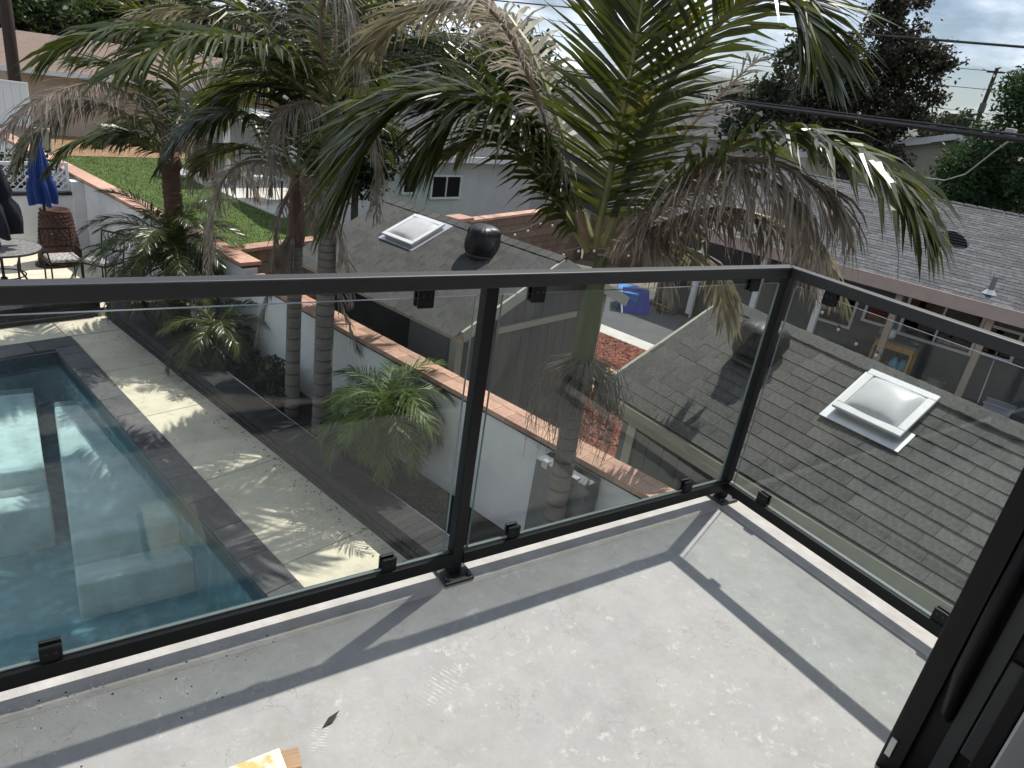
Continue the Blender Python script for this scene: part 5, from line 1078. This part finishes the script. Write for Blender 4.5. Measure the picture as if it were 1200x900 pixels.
bs = thing('garden_bush', 'small green weed in the bark bed', 'plant', UV(7.6,30.2,GZ+.03)); P, a, b_ = leafy(bs,'',(0,0,.15),(.22,.22,.2),160,.08,'leaf_mid',NR); leaf_mesh('foliage',P,a,b_,np.full(160,.07),'leaf_mid',bs); MB().tube([(0,0,0),(0,0,.15)],.01,5).build('stem','tree_bark',bs)

# ------------------------------------------------------------------ patio furniture
PZ = -2.95
def closed_umbrella(label, u, v, z0, zb, zt, r, m, pole_r=.024, base=True):
    o = lot('patio_umbrella', label, 'umbrella', u, v, z0, group='closed patio umbrellas')
    MB().tube([(0,0,0),(0,0,zt-z0-.03)], pole_r, 8).build('pole', 'iron', o)
    n, q = 48, 14; vs = []; fs = []; h = zt-zb
    for i in range(q+1):
        t = i/q; rr = r*(.16+.95*(1-t)**.85*(1 if t > .16 else .80+t*1.2))*(1 if .30 > t or t > .40 else .82)
        for k in range(n):
            a = 2*math.pi*k/n; f_ = 1+.30*(1-t*.7)*math.sin(a*8+1.5*math.sin(t*4)); zz = zb-z0+h*t-(.07*(.5+.5*math.sin(a*4+1)) if i == 0 else 0); vs.append((rr*f_*math.cos(a), rr*f_*math.sin(a), zz))
    for i in range(q):
        for k in range(n): a, b_ = i*n+k, i*n+(k+1) % n; fs.append((a,b_,b_+n,a+n))
    fs.append(tuple(range(q*n,q*n+n))); MB().add(vs, fs).build('canopy', m, o, smooth=True)
    tz = zb-z0+h*.35; MB().tube([(r*.62*math.cos(a*.45), r*.62*math.sin(a*.45), tz) for a in range(15)], .012, 5).build('tie_strap', m, o)
    MB().lathe([(.03,0),(.035,.03),(.012,.07)], 8, (0,0,zt-z0-.02)).build('finial', 'iron', o)
    if base: MB().lathe([(.26,0),(.26,.04),(.08,.07),(.05,.2)], 20).build('base', 'iron', o)
    return o
closed_umbrella('closed blue patio umbrella by the lattice wall', 1.32, 14.35, PZ, -1.72, -.50, .22, 'blue_cloth')
closed_umbrella('closed black patio umbrella through the round table', .27, 13.15, PZ, -1.95, -.40, .34, 'navy_cloth')
tb = lot('round_table', 'round wrought iron patio table with mosaic top around the black umbrella', 'table', .27, 13.15, PZ)
MB().lathe([(.60,.70),(.61,.715),(.60,.73),(.03,.731)], 40).build('table_top', 'table_mosaic', tb)
MB().tube([(.61*math.cos(a*2*math.pi/40),.61*math.sin(a*2*math.pi/40),.715) for a in range(41)], .018, 6).build('rim', 'iron', tb)
for k in range(4):
    a = k*math.pi/2+.5; c, s_ = math.cos(a), math.sin(a); MB().tube([(c*.42,s_*.42,.70),(c*.34,s_*.34,.5),(c*.33,s_*.33,.25),(c*.48,s_*.48,0)], .018, 6).build('leg', 'iron', tb)
MB().tube([(.33*math.cos(a*2*math.pi/24),.33*math.sin(a*2*math.pi/24),.25) for a in range(25)], .012, 5).build('stretcher_ring', 'iron', tb)
def iron_chair(label, u, v, rot):
    o = lot('iron_chair', label, 'chair', u, v, PZ, rot, 'wrought iron patio chairs')
    for x in (-.24,.24):
        for y in (-.23,.23): MB().tube([(x,y,0),(x*.98,y*.98,.42)], .014, 6).build('leg', 'iron', o)
        MB().tube([(x,-.22,.42),(x,-.26,.62),(x*.98,-.30,.93)], .014, 6).build('back_post', 'iron', o)
        MB().tube([(x*1.08,-.25,.66),(x*1.14,0,.67),(x*1.12,.2,.64),(x*1.02,.24,.44)], .014, 6).build('arm', 'iron', o)
    MB().box((-.25,-.24,.405),(.25,.25,.425)).build('seat_frame', 'iron', o)
    c = MB().box((-.245,-.235,.426),(.245,.245,.495)).build('cushion', 'cushion', o, bevel=.025)
    MB().bar((-.25,-.30,.93),(.25,-.30,.93),.022,.03).build('back_rail', 'iron', o); MB().bar((-.24,-.262,.60),(.24,-.262,.60),.02,.025).build('back_rail', 'iron', o)
    sc = MB()
    for k in range(5):
        x = -.18+k*.09; sc.tube([(x,-.264,.60),(x+.03,-.27,.68),(x-.03,-.282,.78),(x+.02,-.292,.86),(x,-.299,.92)], .009, 5)
    for sx in (-1,1): sc.tube([(sx*(.06+.05*math.cos(a*.5)),-.28,.77+.06*math.sin(a*.5)) for a in range(11)], .008, 5)
    sc.build('back_scrolls', 'iron', o); return o
iron_chair('wrought iron patio chair with patterned cushion in front of the terracotta urn', 1.20, 13.20, R(178))
iron_chair('wrought iron patio chair half hidden by the date palm', 1.76, 12.85, R(120))
ur = lot('terracotta_urn', 'tall dark red terracotta urn with rough scaly sides behind the chair', 'urn', 1.52, 14.45, PZ)
MB().lathe([(.33,0),(.36,.05),(.35,.30),(.30,.70),(.25,1.02),(.26,1.06),(.22,1.06),(.20,.9)], 28).build('body', 'terracotta', ur, smooth=True)
for r_ in range(14):
    mb = MB(); z = .06+r_*.068; rad = .36-.115*(z/1.05)**1.2
    for k in range(22): a = (k+.5*(r_ % 2))*2*math.pi/22; c = Vector((rad*math.cos(a),rad*math.sin(a),z)); t_ = Vector((-math.sin(a),math.cos(a),0)); n_ = Vector((math.cos(a),math.sin(a),0)); mb.add([c-t_*.045+n_*.002, c+t_*.045+n_*.002, c+n_*.028+Vector((0,0,.015)), c+n_*.004+Vector((0,0,.062))], [(0,1,2),(0,2,3),(2,1,3)])
    mb.build('scale_band', 'terracotta', ur)

# ------------------------------------------------------------------ string lights
def string_lights(label, pts, n, sag):
    P = [Vector(p) for p in pts]; o = thing('string_lights', label, 'string lights', P[0], 0, 'strings of patio bulbs'); line = []
    for i in range(len(P)-1):
        for k in range(10): t = k/10; q = P[i].lerp(P[i+1],t); q.z -= sag*4*t*(1-t); line.append(q-P[0])
    line.append(P[-1]-P[0]); MB().tube(line, .007, 5).build('wire', 'cable', o)
    for i in range(n):
        f_ = (i+.5)/n*(len(line)-1); k = int(f_); q = line[k].lerp(line[min(k+1,len(line)-1)], f_-k)
        s_ = MB().lathe([(.016,-.05),(.018,-.0)], 8, q).build('socket', 'cable', o); MB().lathe([(.003,-.125),(.026,-.11),(.032,-.085),(.02,-.052)], 10, q).build('bulb', 'bulb', s_, smooth=True)
string_lights('string of clear bulbs hung along the brown block wall', [UV(8.7,10.0,-1.55),UV(11.0,10.2,-1.5),UV(14.2,11.0,-1.42)], 9, .18)
string_lights('lower string of clear bulbs crossing before the brown block wall', [UV(9.0,9.4,-2.0),UV(12.0,9.4,-2.0),UV(13.8,7.9,-1.9)], 10, .10)
string_lights('string of clear bulbs hanging over the grey house yard', [UV(12.4,3.6,-1.7),UV(11.8,2.0,-2.2),UV(11.2,.3,-2.6)], 7, .12)

# ------------------------------------------------------------------ yard clutter beside the grey house
YZ = GZ+.05
pt_ = lot('pine_table', 'pine potting table with drawers and lower shelf against the dark house wall', 'table', 13.35, 2.0, YZ)
box((-.25,-.40,.80),(.27,.42,.84)).build('table_top', 'grey_plastic', pt_, bevel=.005); box((-.22,-.37,.66),(.25,.39,.80)).build('apron', 'pine_wood', pt_)
for y in (-.17,.19):
    d_ = box((-.235,y-.16,.68),(-.221,y+.16,.78)).build('drawer', 'pine_wood', pt_); MB().lathe([(.014,0),(.016,.01)], 8, (-.245,y,.73)).build('knob', 'iron', d_)
for x in (-.21,.23):
    for y in (-.36,.38): box((x-.025,y-.025,0),(x+.025,y+.025,.66)).build('leg', 'pine_wood', pt_)
box((-.22,-.36,.22),(.24,.38,.25)).build('shelf', 'pine_wood', pt_)
def pot(name, label, u, v, z, prof, m, cat, group=None, n=18):
    o = lot(name, label, cat, u, v, z, 0, group); MB().lathe(prof, n).build('body', m, o, smooth=True); MB().tube([(prof[-1][0]*math.cos(a*2*math.pi/16),prof[-1][0]*math.sin(a*2*math.pi/16),prof[-1][1]) for a in range(17)], .008, 5).build('rim', m, o); return o
pot('white_pot', 'white round pot standing on the pine table', 13.3, 2.2, YZ+.842, [(.08,0),(.12,.06),(.11,.16),(.09,.19)], 'white_trim', 'pot')
pot('steel_bowl', 'shiny steel bowl on the right end of the pine table', 13.3, 1.68, YZ+.842, [(.06,0),(.10,.05),(.12,.08)], 'steel', 'bowl')
pot('blue_jug', 'small blue grey jug at the left end of the pine table', 13.3, 2.36, YZ+.842, [(.05,0),(.07,.08),(.05,.16),(.055,.18)], 'grey_plastic', 'jug')
for k, (y, lb) in enumerate(((1.93,'pale blue bag on the left of the pine table shelf'),(1.76,'pale blue bag on the right of the pine table shelf'))):
    o = lot('garden_bag', lb, 'bag', 13.3, y, YZ+.252); MB().lathe([(.09,0),(.11,.06),(.09,.16),(.04,.22),(.05,.25)], 12, fold=.08, fn=5).build('body', 'teal_bag', o, smooth=True); MB().tube([(-.04,0,.24),(0,0,.30),(.04,0,.24)],.006,5).build('handle','cable',o)
o = lot('storage_tub', 'dark grey storage tub left of the pine table', 'tub', 13.0, 2.75, YZ); MB().hexa([(-.2,-.26,0),(.2,-.26,0),(.2,.26,0),(-.2,.26,0),(-.24,-.31,.38),(.24,-.31,.38),(.24,.31,.38),(-.24,.31,.38)]).build('body','grey_plastic',o,bevel=.02); box((-.25,-.32,.381),(.25,.32,.42)).build('lid','clutter_dark',o,bevel=.01)
pot('grey_bucket', 'grey bucket standing right of the pine table', 13.2, 1.05, YZ, [(.13,0),(.17,.32),(.175,.34)], 'grey_plastic', 'bucket')
pot('white_bucket', 'white bucket in front of the grey bucket', 12.85, 1.1, YZ, [(.12,0),(.15,.28),(.155,.30)], 'clear_plastic', 'bucket')
o = lot('clear_bin', 'clear plastic bin by the porch post', 'bin', 12.9, -.12, YZ); MB().hexa([(-.15,-.2,0),(.15,-.2,0),(.15,.2,0),(-.15,.2,0),(-.19,-.24,.36),(.19,-.24,.36),(.19,.24,.36),(-.19,.24,.36)]).build('body','clear_plastic',o,bevel=.015); MB().tube([(-.2,-.25,.365),(.2,-.25,.365),(.2,.25,.365),(-.2,.25,.365),(-.2,-.25,.365)],.012,5).build('rim','clear_plastic',o)
o = lot('broom', 'broom leaning against the dark house wall', 'broom', 13.3, .25, YZ); MB().tube([(0,0,.1),(.5,.1,1.3)],.012,6).build('handle','steel',o); box((-.05,-.16,0),(.05,.16,.12)).build('head','clutter_dark',o,bevel=.01)
for k, (v_, m_, hh, lb) in enumerate(((1.55,'terracotta',.16,'brown jar'),(1.42,'white_trim',.18,'tall white jar'),(1.27,'white_trim',.16,'wide white jar'),(1.08,'cushion',.09,'small patterned bowl'),(.95,'white_trim',.07,'small white cup'))):
    pot('sill_jar', lb+' on the sill behind the widest window', 14.15, v_, -2.24, [(.05,0),(.065,hh*.5),(.05,hh)], m_, 'jar', 'jars on the window sill')
sh_ = box(l3(14.05,.1,-2.27),l3(14.35,3.1,-2.242)).build('window_sill','white_trim',nh)
o = lot('cooler_box', 'light blue cooler box on the concrete yard', 'box', 11.75, 7.75, YZ, R(35)); MB().hexa([(-.36,-.22,0),(.36,-.22,0),(.36,.22,0),(-.36,.22,0),(-.40,-.25,.40),(.40,-.25,.40),(.40,.25,.40),(-.40,.25,.40)]).build('body','light_blue',o,bevel=.03); box((-.41,-.26,.401),(.41,.26,.46)).build('lid','light_blue',o,bevel=.015)
o = lot('exercise_mat', 'dark blue panel with white edge leaning beside the cooler box', 'mat', 11.5, 7.25, YZ, R(-20)); o.rotation_euler = (R(-32), 0, TH+R(-35)); box((-.35,-.02,.0),(.35,.02,.62)).build('board','deep_blue',o); MB().bar((-.37,0,0),(-.37,0,.64),.03,.05,up=(0,1,0)).build('edge_strip','white_trim',o)
o = lot('garden_tool_pile', 'dark heap of hose and tools beside the blue panel', 'tools', 12.4, 6.95, YZ)
hs = MB()
for k in range(3): hs.tube([((.22+.02*k)*math.cos(a*.45),(.22+.02*k)*math.sin(a*.45),.03+k*.03+.01*math.sin(a)) for a in range(15)], .014, 6)
hs.build('hose_coil','clutter_dark',o); MB().tube([(.3,-.2,.05),(.1,.4,.12)],.015,6).build('tool_handle','pine_wood',o)
o = lot('patio_barbecue', 'dark covered barbecue under the porch beyond the palm skirt', 'barbecue', 12.9, 7.0, YZ); MB().hexa([(-.28,-.5,.1),(.28,-.5,.1),(.28,.5,.1),(-.28,.5,.1),(-.22,-.42,1.0),(.22,-.42,1.0),(.22,.42,1.0),(-.22,.42,1.0)]).build('cover','clutter_dark',o,bevel=.06); box((-.3,-.55,.0),(.3,.55,.09)).build('base','iron',o)

lit = MB(); rl_ = random.Random(12)
for k in range(420):
    v_ = rl_.uniform(2.2,11.5); u_ = 1.27-abs(rl_.gauss(0,.10)); s_ = rl_.uniform(.006,.022); a_ = rl_.uniform(0,6.28); z_ = -3.097
    if rl_.random() < .15: u_ = rl_.uniform(.5,1.2)
    c_, d_ = math.cos(a_)*s_, math.sin(a_)*s_
    lit.add([(u_-c_,v_-d_,z_),(u_+d_*.4,v_-c_*.4,z_+.004),(u_+c_,v_+d_,z_+.008),(u_-d_*.4,v_+c_*.4,z_+.003)], [(0,1,2,3)])
lit = lotmesh(lit.build('leaf_litter', 'dry_leaf')); tag(lit, 'dry leaf litter scattered on the paving along the dark curb', 'leaf litter', kind='stuff')
# ------------------------------------------------------------------ air between here and the hills
hz = MB().box((-5200,-5200,GZ-1.2),(5200,5200,420)).build('haze', 'haze_air'); tag(hz, kind='stuff')
